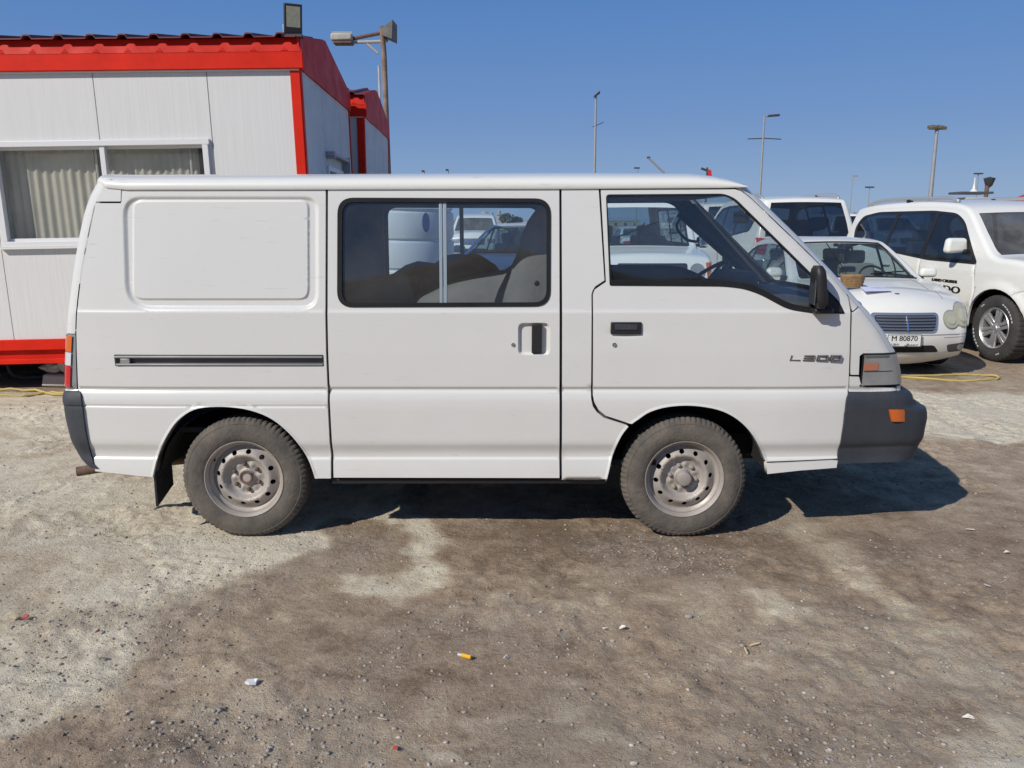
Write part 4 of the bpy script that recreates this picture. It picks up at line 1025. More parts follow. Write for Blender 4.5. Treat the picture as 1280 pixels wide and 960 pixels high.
# ---- wheels
def steel_wheel(cx, cz, sgn, cap, tm, parent, spin=0.0, R=.347):
    yo = .832                                    # outer sidewall
    def Y(y): return YC + sgn * (yo - y)         # y measured inwards from the sidewall bulge
    nseg = 216; prof = [(.196, .035), (.206, .020), (.216, .012), (.236, .004), (.262, .0), (.285, .003), (.302, .010), (.306, .012), (.309, .011), (.322, .016), (.3315, .024), (.3385, .036), (.340, .050), (.340, .100), (.340, .150), (.3385, .164), (.330, .178), (.30, .190), (.25, .195), (.20, .17)]
    prof = [(r * R / .34, y) for r, y in prof]; V = []; Fc = []
    for k in range(nseg):
        a = 2 * math.pi * k / nseg
        for j, (r, y) in enumerate(prof):
            notch = (k % 3 == 0) and 9 <= j <= 12
            rr_ = r - (.005 if notch else 0); yy = y + (.0025 if (notch and j < 12) else 0)
            if k % 3 == 0 and j in (13, 14): rr_ -= .006
            px_, pz = rr_ * math.cos(a), rr_ * math.sin(a)
            z = cz + pz
            if z < .004: yy -= .008 * min(1, (.010 - z) / .02) * (1 if j < 10 else 0); z = .004 - .002 * 0
            V.append((cx + px_, Y(yy), z))
    m_ = len(prof)
    for k in range(nseg):
        k2 = (k + 1) % nseg
        for j in range(m_ - 1): Fc.append((k * m_ + j, k * m_ + j + 1, k2 * m_ + j + 1, k2 * m_ + j))
    mb = MB(); mb.add(V, Fc); wl = mb.build('wheel', tm, parent, sharp=28)
    # rim barrel
    s = sgn
    rp = [(.201, .034), (.208, .018), (.215, .008), (.2185, .008), (.2165, .014), (.207, .020), (.203, .040), (.199, .052), (.186, .060), (.182, .085), (.180, .14)]
    mb = MB(); mb.lathe([(r, Y(y) - YC) for r, y in rp], (cx, YC, cz), 96); mb.build('rim', RIM, wl, sharp=40)
    # pressed disc with vent holes
    def dep(x, z):
        r = np.hypot(np.asarray(x) - cx, np.asarray(z) - cz)
        prof2 = np.interp(r, [0, .028, .038, .046, .075, .10, .112, .122, .132, .142, .158, .170, .184], [.050, .050, .048, .068, .072, .068, .052, .036, .032, .036, .050, .062, .072])
        a = np.arctan2(np.asarray(z) - cz, np.asarray(x) - cx) - spin
        bump_ = .010 * np.exp(-((r - .073) / .017) ** 2) * (.5 + .5 * np.cos(6 * a)) ** 2
        return yo - prof2 + bump_ + 0 * r
    nH = 12; holes_ = []
    for k in range(nH):
        a = 2 * math.pi * (k + .5) / nH + spin; hx_, hz_ = cx + .151 * math.cos(a), cz + .151 * math.sin(a)
        ta = (-math.sin(a), math.cos(a)); ra = (math.cos(a), math.sin(a)); q_ = []
        for j in range(12):
            b2 = 2 * math.pi * j / 12; u, v = .0145 * math.cos(b2), .0125 * math.sin(b2); q_.append((hx_ + ta[0] * u + ra[0] * v, hz_ + ta[1] * u + ra[1] * v))
        holes_.append(q_)
    circ = [(cx + .184 * math.cos(2 * math.pi * k / 72), cz + .184 * math.sin(2 * math.pi * k / 72)) for k in range(72)]
    ex_ = [(cx + r * math.cos(2 * math.pi * k / 48), cz + r * math.sin(2 * math.pi * k / 48)) for r in (.02, .033, .042, .05, .058, .066, .075, .084, .092, .10, .108, .115, .122, .13, .138, .165, .172) for k in range(48)]
    sheet('wheel_disc', panel_data(circ, holes_, dep, sgn, YC, .012, None, ex_, 0, .006), RIM, wl)
    mb = MB(); mb.lathe([(0, Y(.10) - YC), (.183, Y(.10) - YC)], (cx, YC, cz), 32); mb.build('brake_drum', DARK, wl, smooth=False)
    if cap:
        hp = [(0, .006), (.030, .006), (.037, .009), (.040, .016), (.042, .052)]
        mb = MB(); mb.lathe([(r, Y(y) - YC) for r, y in hp], (cx, YC, cz), 32); mb.build('hub', RIM, wl)
    else:
        hp = [(0, .060), (.024, .060), (.026, .044), (.034, .042), (.038, .048), (.039, .060)]
        mb = MB(); mb.lathe([(r, Y(y) - YC) for r, y in hp], (cx, YC, cz), 32); mb.build('hub', RUST, wl)
    for k in range(6):
        a = 2 * math.pi * (k + .5) / 6 + spin
        c = (cx + .073 * math.cos(a), YC, cz + .073 * math.sin(a)); q_ = [(c[0] + .0115 * math.cos(b2), Y(.072), c[2] + .0115 * math.sin(b2)) for b2 in [math.pi / 3 * i for i in range(6)]]
        mb = MB(); mb.prism(q_, (0, sgn * .020, 0)); mb.lathe([(.0, Y(.046) - YC), (.007, Y(.047) - YC), (.009, Y(.053) - YC)], c, 10); mb.build('wheel_nut', RUST if not cap else RIM, wl, smooth=False)
    a = 2.6; mb = MB(); mb.tube([(cx + .196 * math.cos(a), Y(.060), cz + .196 * math.sin(a)), (cx + .190 * math.cos(a), Y(.030), cz + .190 * math.sin(a))], .004, 8); mb.build('valve', BLACKP, wl)
    return wl
steel_wheel(xr_, .337, -1, False, TYRE, van, .1); steel_wheel(xf_, .337, -1, True, TYRE, van, .35)
steel_wheel(xr_, .337, 1, False, TYRE, van, .5); steel_wheel(xf_, .337, 1, True, TYRE, van, .8)

# ---- interior
def seat(x, y, zb, h, wd, lean, name='seat'):
    mb = MB(); mb.box((x + .22, y, zb), (.50, wd, .16)); R_ = lean
    mb.box((x - math.sin(R_) * h / 2, y, zb + .06 + h / 2), (.13, wd, h), (0, -R_, 0)); return mb.build(name, SEAT, van, bevel=.045, bseg=4)
seat(.62, YC + .42, .86, .40, .50, .25); seat(.62, YC - .42, .86, .38, .50, .25)
mb = MB(); mb.box((.62 - .02, YC - .42, 1.02), (.1, .5, .5)); 
# covered second row seat: a tall soft hump then a long low cloth
mb = MB()
rows_ = []
for i, (x, z0_, ht_) in enumerate([(-.62, .8, 1.28), (-.42, .8, 1.36), (-.22, .8, 1.42), (-.08, .8, 1.44), (.02, .8, 1.46), (.055, .8, 1.60), (.10, .8, 1.76), (.17, .8, 1.84), (.26, .8, 1.86), (.34, .8, 1.84), (.38, .8, 1.5)]):
    row = []
    for k in range(15):
        t = -1 + 2 * k / 14; yy = YC - .30 + t * .30; zz = z0_ + (ht_ - z0_) * (1 - abs(t) ** 4 * .8) + .015 * math.sin(9 * t + i); row.append((x + .02 * math.sin(3 * t), yy, zz))
    rows_.append(row)
mb.grid(rows_)
mb.build('covered_seat', SEAT, van, sharp=180, sub=1)
sw = Vector((1.30, YC + .42, 1.36)); mb = MB(); ang = rad(-32); P_ = []
for k in range(32):
    a = 2 * math.pi * k / 32; u = Vector((math.sin(rad(50)) * 1, 0, 0)); P_.append(sw + Vector((math.cos(a) * .19 * math.cos(rad(35)), math.sin(a) * .19, math.cos(a) * .19 * math.sin(rad(35)))))
mb.tube(P_, .014, 8, closed=True)
for a in (0.4, 2.74, 4.71): mb.tube([sw + Vector((0.02, 0, -.03)), sw + Vector((math.cos(a) * .19 * math.cos(rad(35)), math.sin(a) * .19, math.cos(a) * .19 * math.sin(rad(35))))], .012, 6)
mb.tube([sw + Vector((.02, 0, -.03)), sw + Vector((.18, 0, -.30))], .03, 10); mb.blob(sw + Vector((.02, 0, -.03)), (.05, .06, .03), 2, .0)
mb.build('steering_wheel', BLACKP, van, sharp=60)
mb = MB(); mb.box((1.72, YC, 1.20), (.42, 1.36, .22)); mb.box((1.52, YC + .42, 1.33), (.20, .42, .17)); mb.box((1.85, YC, 1.0), (.2, 1.4, .4)); mb.build('dashboard', mat('dash', (.06, .065, .075), .6), van, bevel=.04, bseg=4)
mb = MB(); p = at(903, 262, YC); mb.box((1.42, YC + .02, 1.76), (.03, .24, .07)); mb.tube([(1.42, YC + .02, 1.78), (1.46, YC + .02, 1.86)], .008); mb.build('rear_view_mirror', BLACKP, van, bevel=.01)
mb = MB()
for (p0_, p1_) in (((1.18, 1.80), (1.74, 1.34)),):
    for sgn in (1,): mb.tube([(p0_[0], YC + .70, p0_[1]), (p1_[0], YC + .70 + .04, p1_[1])], .035, 8)
mb.prism([(1.17, YC + .70, 1.86), (1.31, YC + .70, 1.86), (1.91, YC + .74, 1.31), (1.77, YC + .74, 1.31)], (0, .02, 0)); mb.build('pillar_trim', mat('pillar_dark', (.035, .038, .045), .7), van)
# grab handle on the far pillar
mb = MB(); mb.tube(catmull([(1.18, YC + .66, 1.76), (1.14, YC + .60, 1.70), (1.20, YC + .58, 1.62), (1.29, YC + .62, 1.60), (1.31, YC + .68, 1.62)], 4), .010, 8); mb.build('grab_handle', BLACKP, van, sharp=180)
# loose load behind the seat: each its own thing, resting on the load floor
tag(MB().blob((-.62, YC + .25, 1.06), (.36, .28, .40), 3, .10, 3).build('cargo_bag', BAG, None, sharp=180), 'dark bulging bag behind the sliding door window of the van', 'bag')
tag(MB().blob((-.27, YC + .10, 1.12), (.33, .28, .43), 9, .12, 3).build('cargo_bag', BAG, None, sharp=180), 'dark crumpled sack lying against the covered seat in the van', 'sack')
for o in (bpy.data.objects['cargo_bag'], bpy.data.objects['cargo_bag.001']): o.location = ORG
mb = MB(); mb.box((-.78, YC - .28, 1.02), (.62, .5, .74), (0, -.28, .1), taper=(.85, .7)); o = mb.build('cargo_box', mat('folded_tarp', (.20, .185, .16), .85, bump=.8, bscale=6, var=.4), None, bevel=.05, bseg=4); o.location = ORG
tag(o, 'khaki folded tarpaulin slumped behind the sliding door window', 'tarpaulin')
# ================================================================== CABINS
RED = mat('red_metal', (0.72, 0.020, 0.004), 0.5, spec=.2, var=0.25, vscale=4)
RED2 = mat('red_metal_shade', (0.60, 0.016, 0.005), 0.5, spec=.2, var=0.25, vscale=4)  # red darkened for the shade on the leaning flashing and recessed web
REDG = mat('red_metal_shaded_side', (0.60, 0.022, 0.014), 0.5, spec=.25, var=0.3, vscale=3)  # duller red with the shade of the cabin's right end painted in
MAROON = mat('roof_sheet', (0.17, 0.03, 0.03), 0.5, var=0.3)
PANELM = mat('sandwich_panel', (0.67, 0.67, 0.65), 0.5, bump=0.07, bscale=14, var=0.10, vscale=3, stretch=(14, 14, .35))
PANELS = mat('sandwich_panel_shaded', (0.56, 0.59, 0.62), 0.55, var=0.12, vscale=3)  # greyer, bluer panel white; shade of the walls turned from the sun is painted in
FRAMEW = mat('white_frame', (0.70, 0.70, 0.69), 0.4)
CURT = mat('curtain', (0.80, 0.76, 0.66), 0.9, var=0.2, vscale=2)
JOINT = mat('joint', (.22, .23, .24), .8)
def cabin(label, loc, rot, length, near=True):
    """local axes: x runs along the front (0 at the right corner, negative to the left), y goes back 3 m, z up from the base beam"""
    c = thing('portable_cabin', label, 'cabin', loc, rot, 'white site cabins with red trim', world=False)
    zb, zf, zt2, D = 0.25, 2.86, 3.14, 3.0
    # base beam
    mb = MB(); mb.box((-length / 2, .02, zb - .055), (length, .10, .11)); mb.build('base_beam', RED, c, bevel=.004)
    mb = MB(); mb.box((-length / 2, .05, .09), (length - .01, .06, .085)); mb.build('base_web', RED2, c)
    mb = MB(); mb.box((-length / 2, .02, .022), (length, .11, .05)); mb.build('base_flange', RED, c, bevel=.004)
    mb = MB(); mb.box((-.03, D / 2 + .07, .125), (.08, D - .16, .25)); mb.build('side_beam', REDG, c)
    mb = MB(); mb.box((-length / 2, D / 2, .05), (length - .3, D - .3, .06)); mb.build('floor_frame', DARK, c)
    # wall panels with joints, windows cut out
    W = 1.10; x = 0; wins = [(-3.07, 1.19, -.945, 2.215)] if near else []
    lst = [(-.905, -.09)]; x = -.905
    while x > -length + .05: lst.append((max(x - W, -length + .02), x)); x -= W
    for a, b_ in lst:
        hol = []
        # a window that spans several panels is cut out of each
        segs = [(a + .004, b_ - .004, zb, zf)]
        for (wx0, wz0, wx1, wz1) in wins:
            if wx1 > a and wx0 < b_:
                l, r_ = max(a + .004, wx0), min(b_ - .004, wx1)
                segs = [(a + .004, b_ - .004, zb, wz0), (a + .004, b_ - .004, wz1, zf)]
                if l > a + .01: segs.append((a + .004, l, wz0, wz1))
                if r_ < b_ - .01: segs.append((r_, b_ - .004, wz0, wz1))
        for (l, r_, z0, z1) in segs: MB().box(((l + r_) / 2, .03, (z0 + z1) / 2), (r_ - l, .06, z1 - z0)).build('wall_panel', PANELM, c, smooth=False)
    mb = MB()
    mb.box((-length / 2, .075, (zb + (wins[0][1] if wins else zf)) / 2), (length - .06, .02, (wins[0][1] if wins else zf) - zb))
    if wins: mb.box((-length / 2, .075, (wins[0][3] + zf) / 2), (length - .06, .02, zf - wins[0][3])); mb.box((wins[0][2] / 2, .075, 1.76), (-wins[0][2] - .06, .02, 1.03)); mb.box(((wins[0][0] - length) / 2, .075, 1.76), (length + wins[0][0] - .06, .02, 1.03))
    mb.build('panel_joint', JOINT, c, smooth=False)
    # side wall (towards +x)
    k = 0
    swin = (1.15, 1.30, 2.15, 2.02)
    for a, b_ in ((.10, 1.10), (1.10, 2.20), (2.20, 2.95)):
        segs = [(a + .004, b_ - .004, zb, zf)]
        if near and swin[2] > a and swin[0] < b_: segs = [(a + .004, b_ - .004, zb, swin[1]), (a + .004, b_ - .004, swin[3], zf), (a + .004, swin[0], swin[1], swin[3]), (swin[2], b_ - .004, swin[1], swin[3])]
        for (l, r_, z0, z1) in segs:
            if r_ - l > .01: MB().box((-.03, (l + r_) / 2, (z0 + z1) / 2), (.06, r_ - l, z1 - z0)).build('side_panel', PANELS, c, smooth=False)
    mb = MB(); mb.box((-.075, D / 2, (zb + 1.2) / 2), (.02, D - .2, .95)); mb.box((-.075, D / 2, 2.5), (.02, D - .2, .7)); mb.box((-.075, .6, 1.7), (.02, .9, 1.5)); mb.box((-.075, 2.6, 1.7), (.02, .7, 1.5)); mb.build('side_joint', JOINT, c, smooth=False)
    mb = MB(); mb.box((-length / 2, D, 1.5), (length, .06, 2.9)); mb.box((-length + .03, D / 2, 1.5), (.06, D, 2.9)); mb.build('rear_wall', PANELS, c, smooth=False)
    # corner posts
    mb = MB(); mb.box((-.042, -.006, 1.53), (.09, .03, 2.66)); mb.box((.004, .035, 1.53), (.012, .08, 2.66)); mb.build('corner_post', RED, c, bevel=.003)
    mb = MB(); mb.box((.004, 2.97, 1.53), (.014, .07, 2.66)); mb.build('corner_post', REDG, c)
    # fascia: upright lower band, leaning upper flashing, small notches where the sheet ribs sit
    mb = MB(); mb.box((-length / 2 + .02, -.03, zf + .085), (length + .06, .05, .17)); fa = mb.build('fascia', RED, c, bevel=.006)
    V = []; n_ = int(length / .30)
    mb = MB(); mb.add([(.03, -.058, zf + .155), (-length, -.058, zf + .155), (-length, -.02, zf + .285), (.03, -.02, zf + .285), (.03, .0, zf + .155), (-length, .0, zf + .155), (-length, .02, zf + .285), (.03, .02, zf + .285)],
                      [(0, 1, 2, 3), (7, 6, 5, 4), (0, 3, 7, 4), (2, 1, 5, 6), (0, 4, 5, 1), (3, 2, 6, 7)]); mb.build('roof_flashing', RED2, c)
    for i in range(n_):
        xx = -.12 - i * .30
        mb = MB(); mb.add([(xx - .035, -.060, zf + .165), (xx + .035, -.060, zf + .165), (xx, -.060, zf + .195), (xx - .035, -.052, zf + .165), (xx + .035, -.052, zf + .165), (xx, -.045, zf + .200)], [(0, 1, 2), (0, 2, 5, 3), (1, 4, 5, 2), (0, 3, 4, 1)])
        mb.build('flashing_notch', RED, c, smooth=False)
    mb = MB(); mb.box((-length / 2, -.022, zf - .008), (length, .02, .012)); mb.build('drip_edge', FRAMEW, c)
    # gable end
    poly = [(.022, -.05, zf), (.022, -.05, zf + .30), (.022, D / 2 - .1, zf + .56), (.022, D + .05, zf + .24), (.022, D + .05, zf)]
    mb = MB(); mb.prism(poly, (-.02, 0, 0)); mb.build('gable', REDG, c, smooth=False)
    # ribbed roof sheet: rib profile along x, two slopes
    prof = []; xx = .0
    while xx > -length:
        prof += [(xx, 0), (xx - .10, 0), (xx - .12, .030), (xx - .155, .034), (xx - .18, .030), (xx - .20, 0)]; xx -= .30
    ys_ = [(-.09, zf + .292), (D / 2 - .1, zf + .57), (D + .08, zf + .26)]
    mb = MB(); mb.grid([[(px_, y, z + dz_) for px_, dz_ in prof] for y, z in ys_]); mb.grid([[(px_, y, z + dz_ - .012) for px_, dz_ in prof] for y, z in ys_])
    mb.grid([[(px_, -.09, zf + .292 + dz_) for px_, dz_ in prof], [(px_, -.09, zf + .280 + dz_) for px_, dz_ in prof]])
    mb.build('roof_sheet', MAROON, c, sharp=20)
    if near:
        x0, z0, x1, z1 = wins[0]; t = .055
        mb = MB()
        for bx in (((x0 + x1) / 2, z1 - t / 2, x1 - x0 + .03, t), ((x0 + x1) / 2, z0 + t / 2, x1 - x0 + .03, t)): mb.box((bx[0], .0, bx[1]), (bx[2], .07, bx[3]))
        wf = mb.build('window', FRAMEW, c, bevel=.004)
        for xj in (x0 + t / 2, x1 - t / 2): MB().box((xj, .0, (z0 + z1) / 2), (t, .068, z1 - z0 - 2 * t)).build('window_jamb', FRAMEW, wf, bevel=.003)
        xm_ = (x0 + x1) / 2 + .02
        mb = MB(); mb.box((xm_, .004, (z0 + z1) / 2), (.05, .05, z1 - z0 - 2 * t)); mb.build('mullion', FRAMEW, wf, bevel=.004)
        mb = MB(); mb.box(((x0 + x1) / 2, -.03, z0 - .01), (x1 - x0 + .06, .05, .02)); mb.build('sill', FRAMEW, wf)
        for l, r_, off in ((x0 + t, xm_ - .025, .022), (xm_ + .025, x1 - t, .036)):
            s = .028
            for bx in (((l + r_) / 2, z1 - t - s / 2, r_ - l, s), ((l + r_) / 2, z0 + t + s / 2, r_ - l, s)): MB().box((bx[0], off, bx[1]), (bx[2], .02, bx[3])).build('sash', FRAMEW, wf, bevel=.002)
            mb = MB(); mb.box(((l + r_) / 2, off + .002, (z0 + z1) / 2), (r_ - l - .01, .004, z1 - z0 - 2 * t - 2 * s)); mb.build('pane', ROOMGL, wf, smooth=False)
        # hanging curtains: pleated sheet, with gaps beside
        for l, r_, y_, pit in ((x0 - .1, xm_ - .16, .16, .085), (xm_ - .10, x1 - .17, .17, .075)):
            xs_ = np.arange(l, r_, .012); rw = []
            for z in (z0 - .15, (z0 + z1) / 2, z1 + .05):
                rw.append([(x, y_ + .012 * math.sin(2 * math.pi * x / pit + .6 * math.sin(x * 3)) + .010 * math.sin(x * 17 + z), z) for x in xs_])
            mb = MB(); mb.grid(rw); mb.build('curtain', CURT, wf, sharp=180)
        mb = MB(); mb.box(((x0 + x1) / 2, .45, (z0 + z1) / 2 - .2), (x1 - x0 + .8, .02, 1.8)); mb.build('room_back', mat('room', (.22, .22, .21), .9), wf)
        mb = MB(); mb.tube([(xm_ - .13, .12, z0), (xm_ - .13, .12, z1)], .012, 8); mb.tube([(x1 - .22, .10, z0), (x1 - .22, .10, z1)], .016, 8); mb.build('curtain_rail', FRAMEW, wf)
        # side window with blind box
        y0, z0, y1, z1 = swin; mb = MB(); t = .05
        for bx in (((y0 + y1) / 2, z1 - t / 2, y1 - y0, t), ((y0 + y1) / 2, z0 + t / 2, y1 - y0, t), (y0 + t / 2, (z0 + z1) / 2, t, z1 - z0 - 2 * t), (y1 - t / 2, (z0 + z1) / 2, t, z1 - z0 - 2 * t), ((y0 + y1) / 2, (z0 + z1) / 2, .04, z1 - z0 - 2 * t)):
            mb.box((-.005, bx[0], bx[1]), (.06, bx[2], bx[3]))
        sw_ = mb.build('side_window', FRAMEW, c)
        mb = MB(); mb.box((-.03, (y0 + y1) / 2, (z0 + z1) / 2), (.006, y1 - y0 - .06, z1 - z0 - .06)); mb.build('pane', mat('side_pane', (.17, .18, .18), .15), sw_, smooth=False)
        mb = MB(); mb.box((.05, (y0 + y1) / 2 + .03, z1 + .13), (.09, y1 - y0 + .12, .035)); mb.box((.05, y0 + .02, z1 + .12), (.10, .04, .08)); mb.box((.05, y1 + .08, z1 + .02), (.10, .03, .30)); mb.build('awning_rail', mat('grey_metal', (.33, .34, .36), .5), c, bevel=.003)
    return c
cf = at(392, 443.5, 8.3)
CAB_ROT = (0, rad(-1.0), rad(2.2))
cabin('white panelled site cabin with red fascia and a wide curtained window, at the left', (-2.04, 8.32, .352), CAB_ROT, 7.2, True)
cabin('second white cabin with red gable, mostly hidden behind the first cabin', (-2.07 - .01, 11.62, .32), (0, rad(.4), rad(2.2)), 7.2, False)
# supports under the first cabin
for x, y, lb in ((-2.4, 8.9, 'front right concrete block under the white cabin'), (-4.4, 8.9, 'middle front concrete block under the white cabin'), (-6.4, 8.9, 'front left concrete block under the white cabin'), (-2.4, 10.8, 'rear right concrete block under the white cabin'), (-4.6, 10.8, 'rear left concrete block under the white cabin')):
    b_ = thing('support_block', lb, 'block', (x, y, 0), group='blocks under the cabin')
    MB().box((x, y, .07), (.40, .20, .20)).build('block', mat('concrete', (.33, .32, .30), .9, bump=.4), b_, bevel=.006); MB().box((x, y, .24), (.38, .19, .15)).build('block', mat('concrete', (.33, .32, .30)), b_, bevel=.006)
ORG = Vector((0, 0, 0))
def single(mb, name, m, label, cat, group=None, org=None, **k):
    global ORG
    if org is None:
        xs_ = [v.x for v in mb.V]; ys_ = [v.y for v in mb.V]; org = (sum(xs_) / len(xs_), sum(ys_) / len(ys_), min(v.z for v in mb.V))
    ORG = Vector(org); o = mb.build(name, m, None, **k); o.location = ORG; tag(o, label, cat, group); ORG = Vector((0, 0, 0)); return o
# grey pipe loop under the cabin
mb = MB(); A = [at(a, b_, 8.9) for a, b_ in ((8, 446), (10, 458), (16, 468), (30, 472), (55, 471))]
mb.tube(catmull([tuple(p) for p in A], 5), .022, 10); single(mb, 'waste_pipe', mat('pipe_grey', (.14, .14, .14), .5), 'grey plastic pipe curving below the base of the white cabin', 'pipe', sharp=180)
p = gnd(72, 482); mb = MB(); mb.box((p.x + .05, p.y + .02, .07), (.34, .25, .13), (.0, .05, .1), taper=(.9, .9)); single(mb, 'kerb_block', mat('pale_block', (.50, .46, .40), .9, bump=.4), 'pale block on the ground beside the cabin base, under the cloth', 'block', bevel=.02)
mb = MB(); mb.blob((p.x - .02, p.y + .05, .20), (.14, .10, .055), 21, .35, 2); mb.blob((p.x + .14, p.y + .05, .23), (.12, .11, .07), 22, .35, 2)
single(mb, 'cloth_rag', mat('rag', (.55, .53, .49), .9), 'crumpled off white rag lying on the pale block', 'cloth', sharp=60)

# yellow hose across the lot, behind the van
HOSE = mat('yellow_hose', (.56, .44, .13), .55, var=.3)
def hz(x, y): return float(gh([x], [y])[0]) + .012
path = [(-260, 497), (-100, 496), (0, 495), (40, 493), (62, 491), (85, 491), (180, 488), (330, 484), (600, 478), (900, 474), (1100, 473), (1135, 471.5), (1170, 469.5), (1205, 469), (1238, 469.5), (1249, 471.5), (1240, 474), (1205, 476), (1160, 474), (1122, 472.5), (1000, 476)]
pts_ = catmull([tuple(gnd(a, b_)) for a, b_ in path], 10); mb = MB(); mb.tube([(x, y, hz(x, y)) for x, y, _ in pts_], .013, 8)
single(mb, 'garden_hose', HOSE, 'long yellow hose snaking over the dirt behind the van and ending in a flat loop', 'hose', sharp=180)
path = [(-260, 489), (-60, 489), (20, 489), (45, 489.5), (58, 491.5), (70, 493.5), (120, 494), (200, 492)]
pts_ = catmull([tuple(gnd(a, b_)) for a, b_ in path], 10); mb = MB(); mb.tube([(x, y, hz(x, y) + .006) for x, y, _ in pts_], .013, 8)
single(mb, 'garden_hose', HOSE, 'short upper run of yellow hose on the ground in front of the white cabin', 'hose', sharp=180)

# ================================================================== LAMPS AND POLES
GALV = mat('galvanised', (.36, .37, .38), .5, metal=.3, var=.2); GALVD = mat('dark_lamp', (.05, .05, .052), .5); POLER = mat('rusty_pole', (.30, .22, .17), .8, var=.8, vscale=8, col2=(.15, .09, .06))
CREAM = mat('cream_paint', (.55, .52, .46), .6, var=.4)
# floodlight on the cabin roof
p = at(366, 47, 8.30); t = thing('floodlight', 'black framed led floodlight standing on the corner of the cabin roof', 'floodlight', tuple(p))
R0 = (rad(14), 0, rad(24))
mb = MB(); mb.box((p.x + .01, p.y, p.z + .17), (.17, .05, .27), R0); mb.build('housing', mat('flood_black', (.03, .03, .033), .45), t, bevel=.006)
fr_ = Euler(R0).to_matrix(); c0 = Vector((p.x + .01, p.y, p.z + .19)); f0 = fr_ @ Vector((0, -.028, 0))
mb = MB(); mb.box(tuple(c0 + f0), (.13, .006, .185), R0); mb.build('lens', mat('flood_lens', (.50, .48, .36), .25, var=.3, vscale=30), t)
mb = MB(); mb.box((p.x - .065, p.y + .05, p.z + .13), (.05, .06, .26), R0); mb.box((p.x - .09, p.y + .06, p.z + .06), (.03, .05, .14)); mb.build('driver_box', GALV, t, bevel=.004)
mb = MB(); mb.box((p.x, p.y, p.z + .012), (.20, .10, .024)); mb.build('bracket', GALVD, t)
# pole behind the cabins with street light and floodlight
Yp = 16.0; pt = at(477, 33, Yp); pb = Vector((pt.x + .07, Yp, .2)); t = thing('light_pole', 'rusty pole behind the cabins carrying a street light and a floodlight', 'light pole', (pb.x, Yp, .17))
MB().tube([tuple(pb), (pt.x + .03, Yp, pt.z - .5), tuple(pt)], .050, 12).build('pole', POLER, t, sharp=60)
MB().tube([(pt.x - .05, Yp - .03, pb.z), (pt.x - .07, Yp - .03, pt.z - .7)], .022, 8).build('conduit', CREAM, t)
a0 = at(477, 41, Yp); a1 = at(438, 49, Yp); a2 = at(476, 52, Yp); a3 = at(438, 53, Yp)
mb = MB(); mb.tube([tuple(a0), tuple(a1)], .035, 8); mb.build('arm', RUST, t)
mb = MB(); mb.tube([tuple(a2), tuple(a3)], .030, 8); mb.tube([tuple(at(473, 67, Yp)), tuple(at(459, 55, Yp))], .025, 8); mb.build('arm_brace', CREAM, t)
lp = at(428, 49, Yp); mb = MB(); mb.box((lp.x, Yp, lp.z + .02), (.40, .26, .13)); mb.build('street_light', CREAM, t, bevel=.03)
mb = MB(); mb.box((lp.x + .02, Yp, lp.z - .07), (.36, .22, .06)); mb.build('light_bowl', RUST, t, bevel=.02)
mb = MB(); mb.box((lp.x, Yp - .02, lp.z + .10), (.38, .02, .06)); mb.build('photo_cell', GALV, t)
fl = at(485, 40, Yp); V = [(fl.x - .10, Yp - .1, fl.z - .08), (fl.x - .10, Yp + .10, fl.z - .08), (fl.x - .10, Yp + .10, fl.z + .06), (fl.x - .10, Yp - .1, fl.z + .06), (fl.x + .10, Yp - .20, fl.z - .17), (fl.x + .14, Yp + .2, fl.z - .17), (fl.x + .15, Yp + .2, fl.z + .17), (fl.x + .12, Yp - .20, fl.z + .18)]
mb = MB(); mb.add(V, [(0, 1, 2, 3), (4, 7, 6, 5), (0, 4, 5, 1), (1, 5, 6, 2), (2, 6, 7, 3), (3, 7, 4, 0)]); mb.build('flood_head', mat('weathered_grey', (.17, .17, .16), .7, var=.5), t, bevel=.01)
MB().tube([tuple(at(484, 52, Yp)), tuple(at(478, 44, Yp))], .03, 6).build('flood_bracket', RUST, t)

